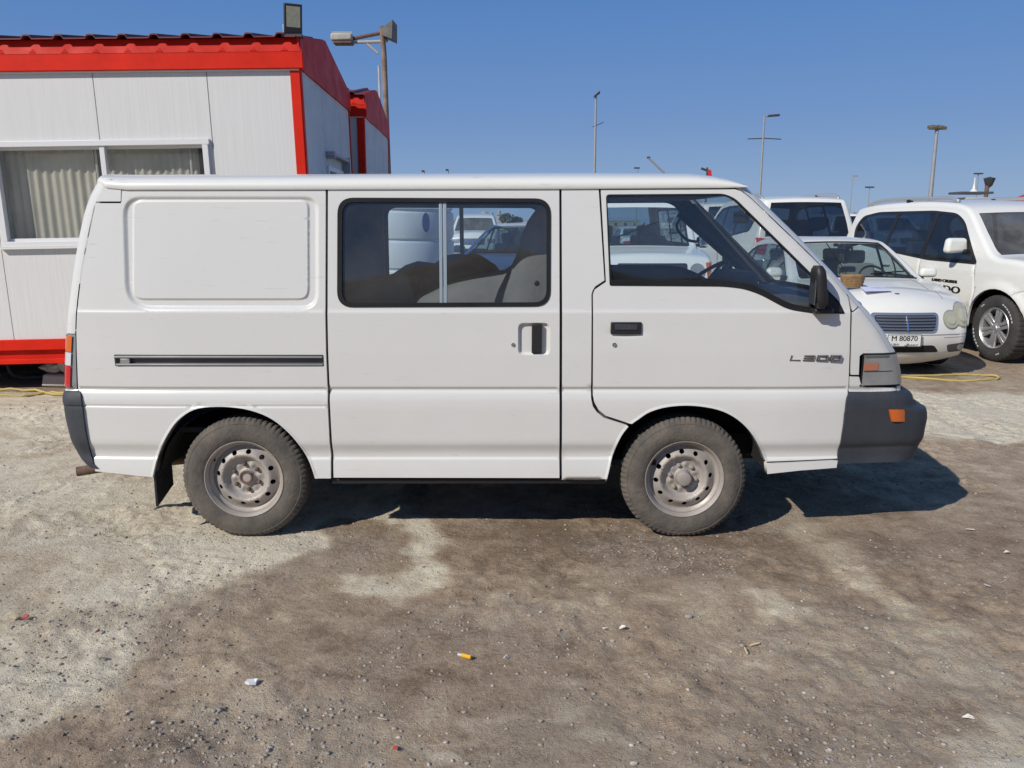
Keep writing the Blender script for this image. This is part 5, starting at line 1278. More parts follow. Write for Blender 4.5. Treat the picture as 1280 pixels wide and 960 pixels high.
def lamp_post(px, py_top, Y, label, kind, r=.10):
    """kind: 'single' short head, 'arm' long flat head with cross bar, 'flood' head cluster, 'far' thin"""
    p = at(px, py_top, Y); t = thing('street_lamp', label, 'street lamp', (p.x, Y, 0), group='tall lamp posts beyond the lot')
    MB().tube([(p.x, Y, -.1), (p.x, Y, p.z * .5), (p.x, Y, p.z)], [r, r * .8, r * .55], 10).build('pole', GALV, t, sharp=60)
    s = Y / F
    if kind == 'single':
        mb = MB(); mb.add([Vector(v) for v in [(p.x - 3 * s, Y - .2, p.z - 3 * s), (p.x + 5 * s, Y - .2, p.z + 2 * s), (p.x + 5 * s, Y + .2, p.z + 2 * s), (p.x - 3 * s, Y + .2, p.z - 3 * s), (p.x - 2 * s, Y - .25, p.z - 0 * s), (p.x + 4 * s, Y - .25, p.z + 4.5 * s), (p.x + 4 * s, Y + .25, p.z + 4.5 * s), (p.x - 2 * s, Y + .25, p.z - 0 * s)]],
                          [(0, 1, 2, 3), (4, 7, 6, 5), (0, 4, 5, 1), (1, 5, 6, 2), (2, 6, 7, 3), (3, 7, 4, 0)]); mb.build('lamp_head', GALVD, t, bevel=.05)
        q = at(px, 157, Y); MB().tube([(q.x - 4 * s, Y, q.z - 1.5 * s), (q.x, Y, q.z), (q.x + 9 * s, Y, q.z + 4 * s)], .03, 6).build('banner_arm', GALVD, t)
    elif kind == 'arm':
        MB().box((p.x + 11 * s, Y, p.z + .5 * s), (14 * s, .35, 2.4 * s), (0, rad(-4), 0)).build('lamp_head', GALVD, t, bevel=.04); MB().tube([(p.x, Y, p.z - .05), (p.x + 6 * s, Y, p.z)], .06, 8).build('lamp_arm', GALV, t)
        q = at(px, 174, Y); MB().tube([(q.x - 20 * s, Y, q.z + .3 * s), (q.x, Y, q.z + 1 * s), (q.x + 20 * s, Y, q.z)], .045, 6).build('banner_arm', GALVD, t)
    elif kind == 'flood':
        MB().tube([(p.x, Y, p.z - .1), (p.x, Y, p.z + 3 * s)], r * .7, 8).build('pole_top', GALV, t)
        for dx in (-5.5, 5.5):
            MB().box((p.x + dx * s, Y, p.z + 5.5 * s), (8.5 * s, .5, 3.6 * s), (rad(15), rad(dx * 1.6), 0)).build('flood_head', mat('bronze_head', (.14, .115, .07), .5), t, bevel=.03)
        MB().box((p.x, Y + .05, p.z + 3.4 * s), (18 * s, .12, 1.2 * s)).build('crossbar', GALVD, t)
    else:
        MB().box((p.x + (0 if kind == 'tee' else 3 * s), Y, p.z), (10 * s if kind == 'tee' else 6 * s, .4, 1.6 * s)).build('lamp_head', GALVD if kind == 'tee' else GALV, t)
    return t
lamp_post(745, 119, 62, 'tall grey lamp post with a small dark head, above the middle of the van roof', 'single', .13)
lamp_post(955.5, 145, 75, 'tall grey lamp post with a thin crossbar, beside the sloping windscreen pillar', 'arm', .14)
lamp_post(1171, 165, 50, 'thick pale pole with two bronze floodlight heads above the white off road car', 'flood', .16)
lamp_post(1066, 220, 170, 'faint thin lamp post far away above the parked white car', 'far', .12)
lamp_post(1087, 234, 120, 'small dark t shaped lamp post between the two off road cars', 'tee', .10)
lamp_post(1223, 217, 110, 'dark broad headed lamp at the right, left of the hanging lantern lamp', 'tee', .14)
p = at(1236, 232, 40); t = thing('lantern_pole', 'rusty pole with a dark cage lantern at the far right', 'lantern', (p.x, 40, 0))
MB().tube([(p.x - .08, 40, 0), (p.x - .08, 40, p.z)], .10, 8).build('pole', RUST, t)
MB().lathe([(.05, -.10), (.16, 0), (.26, .30), (.28, .34), (.0, .42)], (p.x, 40, p.z), 8, 'z').build('lantern_head', GALVD, t)
# leaning mast, flag, beacons
p = at(809, 196, 130); q = at(830, 216, 130); t = thing('crane_jib', 'thin grey crane jib leaning above the van roof', 'crane', (q.x + .6, 130, 0))
mb = MB(); mb.tube([(q.x + .6, 130, 0), (q.x + .6, 130, q.z)], .15, 6); mb.build('mast', GALV, t); mb = MB(); mb.tube([tuple(p), tuple(q), (q.x + .6, 130, q.z - .5)], .16, 6); mb.build('jib', GALV, t); 
mb = MB(); mb.box(tuple(p + Vector((.2, 0, -.1))), (.5, .3, .25)); mb.build('jib_head', GALVD, t)
p = at(884, 211, 30); t = thing('beacon_post', 'thin post with a small dark lamp and a red flag just above the van roof', 'post', (p.x, 30, 0))
MB().tube([(p.x, 30, 0), (p.x, 30, p.z + .05)], .03, 6).build('post', GALVD, t); MB().box((p.x - .12, 30, p.z - .02), (.20, .06, .08), (0, rad(20), 0)).build('lamp', GALVD, t)
mb = MB(); mb.add([(p.x + .04, 30, p.z + .0), (p.x + .16, 30.03, p.z - .05), (p.x + .20, 29.97, p.z - .40), (p.x + .02, 30, p.z - .38)], [(0, 1, 2, 3)]); mb.build('flag', mat('flag_red', (.55, .02, .03), .8), t)
for px, pyt, Y, lb in ((797, 210, 60, 'small dark lamp arm peeping over the van roof at right of centre'), (530, 214, 45, 'tiny dark lamp tip peeping over the van roof at left of centre'), (560, 212.5, 45, 'tiny dark rod tip just above the van roof')):
    p = at(px, pyt, Y); t = thing('lamp_arm_post', lb, 'lamp', (p.x, Y, 0)); MB().tube([(p.x, Y, 0), (p.x, Y, p.z)], .05, 6).build('pole', GALV, t); MB().box((p.x - .05, Y, p.z), (.42 if px > 700 else .15, .1, .10)).build('head', GALVD, t)

# ================================================================== LITTER
def litter(px, py, poly, col, label, name, h=.004, cat='litter'):
    """poly: outline in cm about the centre"""
    p = gnd(px, py); g = float(gh([p.x], [p.y])[0]); r = random.Random(px)
    mb = MB(); V = [(p.x + a / 100, p.y + b_ / 100, g + .006 + r.uniform(0, .012)) for a, b_ in poly]; mb.prism(V, (0, 0, h))
    return single(mb, name, mat('litter_' + name + str(px), col, .5), label, cat, smooth=False)
litter(315, 856, [(-2.2, -1), (-.5, -1.6), (1.8, -1.0), (2.1, .6), (.4, 1.5), (-1.8, 1.0)], (.72, .74, .78), 'crumpled white paper scrap on the brown dirt at left', 'paper_scrap', .012)
litter(22, 777, [(-2.4, -1.6), (.2, -1.0), (.6, 1.2), (-1.6, 1.0)], (.72, .62, .36), 'cream half of a torn wrapper on the sand at the left edge', 'wrapper', .006)
litter(31, 775, [(-.6, -1.2), (1.6, -.4), (1.4, 1.2), (-.2, 1.2)], (.52, .12, .13), 'red half of a torn wrapper on the sand at the left edge', 'wrapper', .007)
litter(57, 838, [(-1.2, -.7), (1.2, .9), (1.0, 1.3), (-1.3, -.2)], (.66, .58, .32), 'straw coloured sliver on the sand at the lower left', 'straw')
litter(122, 793, [(-.5, -1.2), (.7, -.4), (.8, .9), (.1, 1.1)], (.24, .07, .05), 'small reddish brown leaf curl on the sand', 'dry_leaf')
litter(632, 823, [(-.9, -.7), (.5, .9), (1.0, .7), (-.3, -1.1)], (.72, .70, .66), 'white chip of paper right of the yellow lighter', 'paper_chip')
litter(497, 820, [(0, 0), (.3, -.2), (.5, .5), (.1, .6)], (.6, .6, .6), 'tiny white fleck on the dirt', 'paper_fleck')
litter(756, 786, [(-1.0, -.1), (-.8, -.6), (1.0, -.5), (.9, .2)], (.68, .63, .55), 'left one of two pale chips near the front tyre', 'plastic_chip')
litter(778, 783, [(-1.4, 0), (-.9, -.6), (1.4, -.4), (1.2, .4), (-.2, .7)], (.74, .70, .64), 'right one of two pale chips near the front tyre', 'plastic_chip')
litter(1212, 663, [(-2.6, -.5), (2.4, -.8), (2.6, .2), (-2.2, .5)], (.70, .66, .58), 'thin pale strip on the brown dirt right of the van', 'paper_strip')
litter(1258, 692, [(-1.4, .2), (.4, -1.1), (1.5, -.8), (.2, 1)], (.70, .68, .62), 'white torn scrap on brown dirt at the right edge', 'paper_scrap')
litter(1234, 732, [(-1.3, -.8), (1.2, -.7), (1.3, .7), (-1.1, .8)], (.72, .70, .66), 'square white scrap on the smooth brown dirt', 'paper_scrap')
litter(1210, 898, [(-2.0, .3), (-.6, -.7), (1.9, -.8), (2.1, .2), (.2, .7)], (.74, .70, .62), 'long white scrap in the gravel at the lower right', 'paper_scrap')
litter(494, 941, [(-.8, -.6), (.9, -.5), (.7, .7), (-.6, .8)], (.50, .08, .05), 'tiny red plastic piece near the bottom edge', 'plastic_piece')
litter(478, 902, [(-1.6, .0), (-1.0, -.5), (1.6, .1), (1.4, .5)], (.62, .58, .50), 'pale flat sliver on the dirt at lower centre left', 'paper_sliver')
p = gnd(581, 822); g = float(gh([p.x], [p.y])[0]) + .012
t = thing('cigarette_lighter', 'yellow cigarette lighter lying on brown dirt in the foreground', 'lighter', (p.x, p.y, g - .006))
MB().tube([(p.x - .012, p.y + .006, g), (p.x + .026, p.y - .012, g)], .0085, 10).build('body', mat('lighter_yellow', (.75, .42, .015), .25, coat=.5), t); MB().tube([(p.x - .028, p.y + .013, g), (p.x - .012, p.y + .006, g)], .0075, 8).build('cap', mat('lighter_cap', (.6, .6, .6), .3, metal=.5), t)
for (ax, ay, bx, by, lb) in ((938, 806, 949, 804, 'level splinter of yellow wood beside the grey stone'), (931, 810, 934, 818, 'upright splinter of yellow wood beside the grey stone')):
    a = gnd(ax, ay); b_ = gnd(bx, by); g = float(gh([a.x], [a.y])[0]) + .010; mb = MB(); mb.tube([(a.x, a.y, g), (b_.x, b_.y, g + .004)], .0045, 6); single(mb, 'wood_splinter', mat('raw_wood', (.60, .46, .28), .7), lb, 'splinter')
# ================================================================== PARKED CARS
from mathutils.bvhtree import BVHTree
def project(name, bvh, poly, axis, m, parent, off=.004, thick=.02, step=.04, maxd=20, rows=None):
    """lay a 2D outline on a car body along an axis: '+x' front, '-x' rear (poly in y,z), '+y'/'-y' side (poly in x,z)"""
    O = densify(poly, step); OA = np.array(O); x0, z0 = OA.min(0); x1, z1 = OA.max(0)
    gx_, gz_ = np.meshgrid(np.arange(x0 + step / 2, x1, step), np.arange(z0 + step / 2, z1, step)); gx_ = gx_.ravel(); gz_ = gz_.ravel()
    ok = pip(O, gx_, gz_) & (segdist(O, gx_, gz_) > step * .3)
    pts = [Vector(p) for p in O] + [Vector((a, b_)) for a, b_ in zip(gx_[ok], gz_[ok])]
    vs, es, fs, ov, _, _ = delaunay_2d_cdt(pts, [(i, (i + 1) % len(O)) for i in range(len(O))], [], 0, 1e-6)
    va = np.array([tuple(v) for v in vs]); fa = np.array([f for f in fs if len(f) == 3]); c = va[fa].mean(1); fa = fa[pip(O, c[:, 0], c[:, 1])]
    sg = 1 if axis[0] == '+' else -1; V = []
    for a, b_ in va:
        if axis[1] == 'x': o_ = Vector((sg * 6, a, b_)); d = Vector((-sg, 0, 0))
        else: o_ = Vector((a, sg * 6, b_)); d = Vector((0, -sg, 0))
        h = bvh.ray_cast(o_, d, maxd)[0]
        if h is None: h = o_ + d * (6 - (2.0 if axis[1] == 'x' else .8))
        V.append(h - d * off)
    n = len(V); dv = Vector((-sg, 0, 0)) if axis[1] == 'x' else Vector((0, -sg, 0))
    V2 = V + [v + dv * thick for v in V]; L = [ov_index(ov, i) for i in range(len(O))]
    Fc = [tuple(int(i) for i in f) for f in fa] + [(L[i], L[(i + 1) % len(L)], L[(i + 1) % len(L)] + n, L[i] + n) for i in range(len(L))]
    mb = MB(); mb.add(V2, Fc); return mb.build(name, m, parent, sharp=50)

def smooth_outline(pts, n=4):
    return catmull(pts, n)
def build_car(name, label, cat, spec, group=None):
    """spec: silhouette, glass spans, side openings, wheels ... local x forward"""
    c = thing(name, label, cat, (0, 0, 0), (0, 0, 0), group, world=False)
    S = spec; sil = S['sil']; paintm = S.get('paint', WHITE2)
    # mark glass spans before smoothing: list of (first index, last index)
    P2 = []; tags = []; n = 4
    sm = catmull([p[:2] for p in sil], n); rrs = catmull([(p[2], 0) for p in sil], n)
    for i in range(len(sm)): P2.append(Vector(sm[i]))
    rr = [max(.015, r[0]) for r in rrs]
    m_ = len(P2); Nn = []
    for i in range(m_):
        t = (P2[min(i + 1, m_ - 1)] - P2[max(i - 1, 0)]).normalized(); Nn.append(Vector((t.y, -t.x)))
    cen = Vector((0, .8))
    for i in range(m_):
        if Nn[i].dot(P2[i] - cen) < 0: Nn[i] = -Nn[i]
    I = [P2[i] - Nn[i] * rr[i] for i in range(m_)]
    W0, belt, tum = S['w'], S['belt'], S['tumble']
    axles = S['axles']; R = S['R']; Ra = S['arch']
    def wf(x, z):
        x = np.asarray(x, float); z = np.asarray(z, float)
        b = W0 - tum * np.clip((z - belt) / .6, 0, 1.3) ** 1.15 - .03 * np.clip((belt - .25 - z) / .5, 0, 1) ** 2 - S.get('shoulder', .012) * np.clip((z - belt + .10) / .10, 0, 1)
        b = b - S['plan_f'] * np.clip((x - axles[0] + .25) / (S['nose'] - axles[0] + .25), 0, 1.1) ** 2.4 - S['plan_r'] * np.clip((axles[1] - x) / (axles[1] - S['tail']), 0, 1.1) ** 2
        for ax in axles:
            d = np.hypot(x - ax, z - R); b = b + S['flare'] * (1 - sstep(Ra, Ra + .12, d)) * (z < R + Ra + .15)
        for (poly, dep, wd) in S.get('grooves', []): b = b - dep * np.exp(-(segdist(poly, np.atleast_1d(x), np.atleast_1d(z), False).reshape(b.shape) / wd) ** 2)
        for (zc, dep, wd) in S.get('creases', []): b = b + dep * sstep(zc - wd, zc + wd, z)
        return b
    # side outline
    out = [tuple(p) for p in I]; zs_ = S['sill']
    bot = []
    ends = (I[-1].x, I[0].x)
    xs_ = [ends[0]]
    for ax in sorted(axles):
        a0 = math.asin(max(-1, min(1, (zs_ - R) / Ra))); arc = []
        for k in range(19):
            a = math.pi - a0 - (math.pi - 2 * a0) * k / 18; arc.append((ax + Ra * math.cos(a), R + Ra * math.sin(a) * S.get('archk', 1.0)))
        bot += arc
    out = out + [p for p in bot if True]
    cl = []
    for p in out:
        if not cl or math.hypot(p[0] - cl[-1][0], p[1] - cl[-1][1]) > .006: cl.append(p)
    dlo = S['dlo']; wins = S['windows']
    ex_ = []
    for (poly, dep, wd) in S.get('grooves', []):
        for q in densify(list(poly) + list(poly)[::-1], .03): ex_ += [(q[0] + a, q[1] + b_) for a in (-.007, 0, .007) for b_ in (0,)] + [(q[0], q[1] + .007), (q[0], q[1] - .007)]
    for sgn in (-1, 1):
        sheet('body_side', panel_data(cl, [dlo], wf, sgn, 0.0, .05, S.get('rows'), ex_ if sgn == -1 else None, .03, .012), paintm, c)
        sheet('window_trim', panel_data(dlo, wins, lambda x, z: wf(x, z) - .006, sgn, 0.0, .08, None, None, .01, .008), BLACKP, c)
        for wn in wins: sheet('side_window', panel_data(wn, [], lambda x, z: wf(x, z) - .012, sgn, 0.0, .12, None, None, 0), S['side_glass'], c)
    fr = [-1, -.93, -.8, -.6, -.4, -.2, 0, .2, .4, .6, .8, .93, 1]; rows_ = []
    for i in range(m_):
        wv = float(wf(I[i].x, I[i].y)); yi = wv - rr[i]; row = []
        cr = S['crown'](P2[i].x, P2[i].y)
        for k in range(6): a = math.pi / 2 * k / 6; row.append((-(yi + rr[i] * math.cos(a)), rr[i] * math.sin(a)))
        for f in fr: row.append((yi * f, rr[i] + cr * (1 - f * f)))
        for k in range(5, -1, -1): a = math.pi / 2 * k / 6; row.append((yi + rr[i] * math.cos(a), rr[i] * math.sin(a)))
        rows_.append([Vector((I[i].x + Nn[i].x * o_, y, I[i].y + Nn[i].y * o_)) for y, o_ in row])
    ncol = len(rows_[0]); gl = [(a * n, b_ * n) for a, b_ in S['glass']]
    body = MB(); V = [v for r in rows_ for v in r]; Fc = []
    for i in range(m_ - 1):
        isg = any(a <= i < b_ for a, b_ in gl)
        for j in range(ncol - 1):
            if isg and 7 <= j < ncol - 8: continue
            Fc.append((i * ncol + j, i * ncol + j + 1, (i + 1) * ncol + j + 1, (i + 1) * ncol + j))
    body.add(V, Fc); bo = body.build('body', paintm, c, sharp=45)
    for k, (a, b_) in enumerate(gl):
        mb = MB(); mb.grid([[v + Vector((0, 0, -.004)) for v in rows_[i][7:ncol - 7]] for i in range(a, b_ + 1)]); mb.build('windscreen' if k == 0 else 'rear_window', S['screen_glass'][k], c, sharp=180)
        # black border round the glass
        mb = MB()
        for sl in (slice(7, 9), slice(ncol - 9, ncol - 7)):
            pass
    # underbody, wheel liners, floor
    mb = MB(); mb.box(((S['nose'] + S['tail']) / 2, 0, zs_ + .06), ((S['nose'] - S['tail']) * .9, W0 * 1.5, .08)); mb.build('underbody', DARK, c)
    for ax in axles:
        for sgn in (-1, 1):
            mb = MB(); rws = []
            for k in range(17):
                a = math.pi * k / 16; rws.append([(ax + (Ra + .012) * math.cos(a), sgn * y, R + (Ra + .012) * math.sin(a) * S.get('archk', 1.0)) for y in (W0 - .02, W0 - .32)])
            mb.grid(rws); mb.add([r[1] for r in rws], [tuple(range(17))]); mb.build('wheel_liner', DARK, c)
    # cabin interior: door cards, seats, dash
    for sgn in (-1, 1):
        mb = MB(); mb.box(((S['seat_x'][0] + S['seat_x'][-1]) / 2, sgn * (W0 - .10), belt - .25), (2.2, .04, .42)); mb.build('door_card', CARD, c)
    for sx in S['seat_x']:
        for sy in (-.38, .38):
            mb = MB(); mb.box((sx + .22, sy, belt - .48), (.48, .48, .14)); mb.box((sx - .06, sy, belt - .13), (.13, .46, .62), (0, -.22, 0)); mb.box((sx - .15, sy, belt + .26), (.09, .24, .17), (0, -.15, 0)); mb.build('seat', S.get('seatm', SEAT), c, bevel=.04, bseg=3)
    mb = MB(); mb.box((S['dash_x'], 0, belt - .10), (.45, W0 * 1.7, .20)); mb.build('dashboard', INNER, c, bevel=.04)
    mb = MB(); q = []; cx, cz = S['dash_x'] - .33, belt + .0
    for k in range(24): a = 2 * math.pi * k / 24; q.append((cx + .10 * math.cos(a) * -1, .38 + .185 * math.sin(a), cz + .16 * math.cos(a)))
    mb.tube(q, .014, 6, closed=True); mb.build('steering_wheel', BLACKP, c, sharp=180)
    # bvh for laying lamps, plates and lettering on the body
    bm = bmesh.new()
    for o in bpy.data.objects:
        if o.parent == c and o.name.split('.')[0] in ('body', 'body_side', 'windscreen', 'rear_window', 'window_trim'): bm.from_mesh(o.data)
    bvh = BVHTree.FromBMesh(bm); bm.free()
    return c, bvh, wf, bo
def alloy_wheel(c, x, y, R, rim_r, wd, sgn, nsp=6, clean=True, spin=.2, name='wheel', lettering=False):
    prof = [(rim_r - .01, .045), (rim_r + .005, .020), (rim_r + .03, .008), ((rim_r + R) / 2, 0), (R - .05, .004), (R - .035, .012), (R - .012, .022), (R - .002, .036), (R, .052), (R, wd / 2), (R, wd - .05), (R - .012, wd - .022), (R - .05, wd - .004), (rim_r, wd - .03)]
    V = []; Fc = []; ns = 120; m_ = len(prof)
    for k in range(ns):
        a = 2 * math.pi * k / ns
        for j, (r, h) in enumerate(prof):
            r2 = r - (.009 if (k % 3 == 0 and 6 <= j <= 11) else 0); V.append((x + r2 * math.cos(a), y + sgn * (-h), max(R + r2 * math.sin(a), .003)))
    for k in range(ns):
        k2 = (k + 1) % ns
        for j in range(m_ - 1): Fc.append((k * m_ + j, k * m_ + j + 1, k2 * m_ + j + 1, k2 * m_ + j))
    mb = MB(); mb.add(V, Fc); w_ = mb.build(name, TYRE2, c, sharp=30)
    mb = MB(); mb.lathe([(rim_r - .008, -sgn * .040), (rim_r + .004, -sgn * .016), (rim_r - .002, -sgn * .010), (rim_r - .014, -sgn * .020), (rim_r - .022, -sgn * .06), (rim_r - .03, -sgn * .16)], (x, y, R), 72); mb.build('rim', ALLOY, w_, sharp=40)
    mb = MB()
    for k in range(nsp):
        for da in (-.13, .13):
            a = spin + 2 * math.pi * k / nsp; t = Vector((-math.sin(a), 0, math.cos(a))); r0 = Vector((math.cos(a), 0, math.sin(a)))
            p0 = Vector((x, y, R)) + r0 * .05 + t * da * .16; p1 = Vector((x, y, R)) + r0 * (rim_r - .015) + t * da * rim_r * .95
            for pt_, (hw, yo_) in ((None, (0, 0)),): pass
            d = (p1 - p0).normalized(); s_ = d.cross(Vector((0, 1, 0))).normalized()
            Q = [p0 + s_ * .018 + Vector((0, -sgn * .035, 0)), p0 - s_ * .018 + Vector((0, -sgn * .035, 0)), p1 - s_ * .024 + Vector((0, -sgn * .030, 0)), p1 + s_ * .024 + Vector((0, -sgn * .030, 0))]
            mb.add(Q + [v + Vector((0, -sgn * .03, 0)) for v in Q], [(0, 1, 2, 3), (7, 6, 5, 4), (0, 4, 5, 1), (1, 5, 6, 2), (2, 6, 7, 3), (3, 7, 4, 0)])
    mb.lathe([(0, -sgn * .020), (.035, -sgn * .020), (.040, -sgn * .030), (.062, -sgn * .036), (.070, -sgn * .06)], (x, y, R), 24)
    mb.build('spokes', ALLOY, w_, bevel=.006, sharp=40)
    mb = MB(); mb.lathe([(0, -sgn * .12), (rim_r - .03, -sgn * .12)], (x, y, R), 24); mb.build('brake', DARK, w_, smooth=False)
    mb = MB(); mb.lathe([(.06, -sgn * .10), (rim_r * .72, -sgn * .10)], (x, y, R), 24); mb.build('brake_disc', DSTEEL, w_, smooth=False)
    return w_
def car_mirror(c, x, y, z, sgn, m, sx=.20, sz=.16):
    mb = MB(); mb.box((x - .02, sgn * (y + .15), z + .05), (.12, sx + .06, sz), (0, 0, sgn * -.12), taper=(.8, .9)); mi = mb.build('wing_mirror', m, c, bevel=.045, bseg=4)
    mb = MB(); mb.box((x + .02, sgn * (y + .02), z - .02), (.09, .10, .05)); mb.build('mirror_foot', BLACKP, mi, bevel=.01); return mi

# ---- sedan
sed = dict(sil=[(1.98, .20, .05), (2.08, .27, .10), (2.14, .42, .16), (2.12, .56, .16), (2.06, .66, .14), (1.99, .73, .12), (1.86, .79, .10), (1.5, .875, .09), (1.15, .935, .08), (.86, .975, .07),
                (.50, 1.17, .06), (.14, 1.355, .06), (-.05, 1.405, .07), (-.45, 1.43, .08), (-.9, 1.41, .08), (-1.2, 1.35, .07), (-1.5, 1.20, .06), (-1.78, 1.06, .07), (-2.05, 1.03, .08), (-2.30, .985, .09), (-2.40, .85, .10), (-2.43, .60, .12), (-2.40, .35, .10), (-2.28, .24, .06)],
           glass=[(9, 11), (15, 17)], w=.865, belt=.93, tumble=.24, axles=(1.36, -1.355), R=.315, arch=.345, sill=.22, nose=2.14, tail=-2.43, plan_f=.17, plan_r=.10, flare=.010,
           dlo=[tuple(p) for p in round_poly([(.72, .965), (.16, 1.295), (-.1, 1.355), (-.5, 1.375), (-.95, 1.35), (-1.25, 1.25), (-1.55, 1.02), (-.9, .985), (0, .97)], .06, 3)],
           windows=[round_poly([(.62, .985), (.15, 1.265), (-.15, 1.335), (-.18, .985)], .03, 3), round_poly([(-.24, .985), (-.22, 1.335), (-.6, 1.345), (-1.0, 1.30), (-1.02, 1.0)], .03, 3), round_poly([(-1.08, 1.01), (-1.07, 1.28), (-1.22, 1.21), (-1.42, 1.04)], .03, 3)],
           crown=lambda x, z: .02 if (z > .85 or x < 0) else .10, creases=[(.60, .006, .01)], seat_x=(.0, -.85), dash_x=.78, side_glass=CARGL, screen_glass=[CARGL, CARGL], seatm=mat('beige_seat', (.30, .29, .26), .8), shoulder=.055,
           grooves=[([(.78, .30), (.82, .6), (.80, .93)], .007, .005), ([(-.21, .30), (-.21, .96)], .007, .005)])
sedan, bv, wfs, bo = build_car('sedan_car', 'white saloon car parked nose forward with a basket on its bonnet', 'car', sed)
# headlamps: two merging ovals
def ell(cx, cz, rx, rz, n=16): return [(cx + rx * math.cos(2 * math.pi * k / n), cz + rz * math.sin(2 * math.pi * k / n)) for k in range(n)]
HAZY = mat('hazy_lens', (.43, .42, .30), .28, coat=.6, var=.35, vscale=9, col2=(.38, .37, .28)); HAZYB = mat('lamp_rim', (.28, .28, .27), .4)
for s in (-1, 1):
    def peanut(g):
        out_, inn_ = [], []
        E = ((s * .675, .655, .118 + g, .120 + g), (s * .515, .612, .092 + g, .088 + g)); cx, cz = s * .585, .635; pts_ = []
        for k in range(40):
            a = 2 * math.pi * k / 40; dx_, dz_ = math.cos(a), math.sin(a); best = 0
            for ex0, ez0, ra_, rb_ in E:
                ox_, oz_ = (cx - ex0) / ra_, (cz - ez0) / rb_; ux, uz = dx_ / ra_, dz_ / rb_
                A_, B_, C_ = ux * ux + uz * uz, 2 * (ox_ * ux + oz_ * uz), ox_ * ox_ + oz_ * oz_ - 1; D_ = B_ * B_ - 4 * A_ * C_
                if D_ > 0: best = max(best, (-B_ + math.sqrt(D_)) / (2 * A_))
            pts_.append((cx + dx_ * best, cz + dz_ * best))
        return pts_
    h0 = project('headlamp', bv, peanut(.0), '+x', HAZY, sedan, .012, .04, .03)
    project('headlamp_rim', bv, peanut(.012), '+x', HAZYB, h0, .005, .03, .03)
    for ex0, ez0, er in ((.675, .655, .075), (.515, .612, .052)):
        project('reflector_ring', bv, ell(s * ex0, ez0, er, er), '+x', mat('reflector_edge', (.40, .39, .29), .3, coat=.6), h0, .016, .01, .03); project('reflector', bv, ell(s * ex0, ez0, er * .86, er * .86), '+x', mat('reflector', (.47, .46, .35), .22, coat=.8), h0, .019, .01, .03)
gp_ = [tuple(p) for p in round_poly([(-.335, .665), (.335, .665), (.30, .50), (-.30, .50)], .04, 4)]
gq_ = [tuple(p) for p in round_poly([(-.365, .69), (.365, .69), (.33, .478), (-.33, .478)], .05, 4)]
project('grille_frame', bv, gq_, '+x', mat('grille_chrome', (.55, .56, .58), .25, metal=.8), sedan, .006, .04, .04); gr = project('grille', bv, gp_, '+x', mat('grille_dark', (.03, .034, .042), .4), sedan, .009, .02, .04)
for k in range(5):
    z = .520 + .031 * k; project('grille_slat', bv, [(-.31, z), (.31, z), (.315, z + .008), (-.315, z + .008)], '+x', mat('slat_metal', (.38, .38, .39), .3, metal=.7), gr, .020, .014, .1)
project('grille_bar', bv, [(-.008, .505), (.008, .505), (.008, .66), (-.008, .66)], '+x', CHROME, gr, .024, .01, .05)
project('lower_intake', bv, round_poly([(-.32, .345), (.32, .345), (.40, .265), (-.40, .265)], .03, 3), '+x', DARK, sedan, .004, .01, .05)
for s in (-1, 1):
    project('fog_recess', bv, [tuple(p) for p in round_poly([(s * .47, .345), (s * .76, .37), (s * .76, .27), (s * .52, .255)], .03, 3)], '+x', mat('recess_grey', (.07, .075, .075), .5), sedan, .004, .01, .04)
    project('fog_lamp', bv, ell(s * .66, .312, .045, .034), '+x', LENS_C, sedan, .010, .02, .03)
project('bumper_strip', bv, [(-.80, .455), (.80, .455), (.80, .463), (-.80, .463)], '+x', mat('strip_grey', (.25, .25, .25), .5), sedan, .003, .01, .05)
for s in (-1, 1): project('bumper_strip', bv, [(s * .42, .425), (s * .80, .43), (s * .80, .434), (s * .42, .429)], '+x', mat('strip_grey', (.25, .25, .25), .5), sedan, .003, .01, .05)
# number plate
PLW = mat('plate_white', (.70, .70, .68), .4); INK = mat('plate_ink', (.015, .015, .015), .5)
hit = bv.ray_cast(Vector((6, 0, .42)), Vector((-1, 0, 0)))[0]; xp = hit.x + .022
mb = MB(); mb.box((xp, -.035, .405), (.012, .37, .135)); pl = mb.build('number_plate', PLW, sedan, bevel=.004)
mb = MB()
for bx in ((0, .062, .36, .006), (0, -.062, .36, .006), (.177, 0, .006, .125), (-.177, 0, .006, .125)): mb.box((xp + .0065, -.035 + bx[0], .405 + bx[1]), (.003, bx[2], bx[3]))
mb.build('plate_border', INK, pl, smooth=False)
def put_text(txt, size, cx, y, z, par, m, sx=1.0, bold=0):
    V, Fc = text_mb(txt, size); V2 = []
    for k in range(1 + bold):
        mb = MB() if k == 0 else mb; mb.add([(cx + v.z + .0003 * k, y + v.x * sx + .002 * k, z + v.y) for v in V], Fc)
    return mb.build('lettering', m, par, smooth=False, recalc=False)
put_text('M 80870', .080, xp + .0068, -.035, .425, pl, INK, .98, 1)
put_text('DUBAI', .034, xp + .0068, -.14, .362, pl, INK, 1.1)
mb = MB()   # the arabic word for the city, in strokes
for st_ in ([(.17, .362), (.165, .352), (.13, .352), (.13, .360)], [(.13, .352), (.10, .352), (.10, .360), (.10, .352)], [(.10, .352), (.06, .352), (.05, .362), (.07, .366), (.075, .356), (.05, .342), (.03, .350)]):
    mb.tube([(xp + .007, y_ - .06, z_ + .006) for y_, z_ in st_], .0035, 5)
for y_ in (.045, -.01, .005): mb.blob((xp + .007, y_, .340), (.003, .004, .004), 1, 0, 1)
mb.build('lettering', INK, pl)
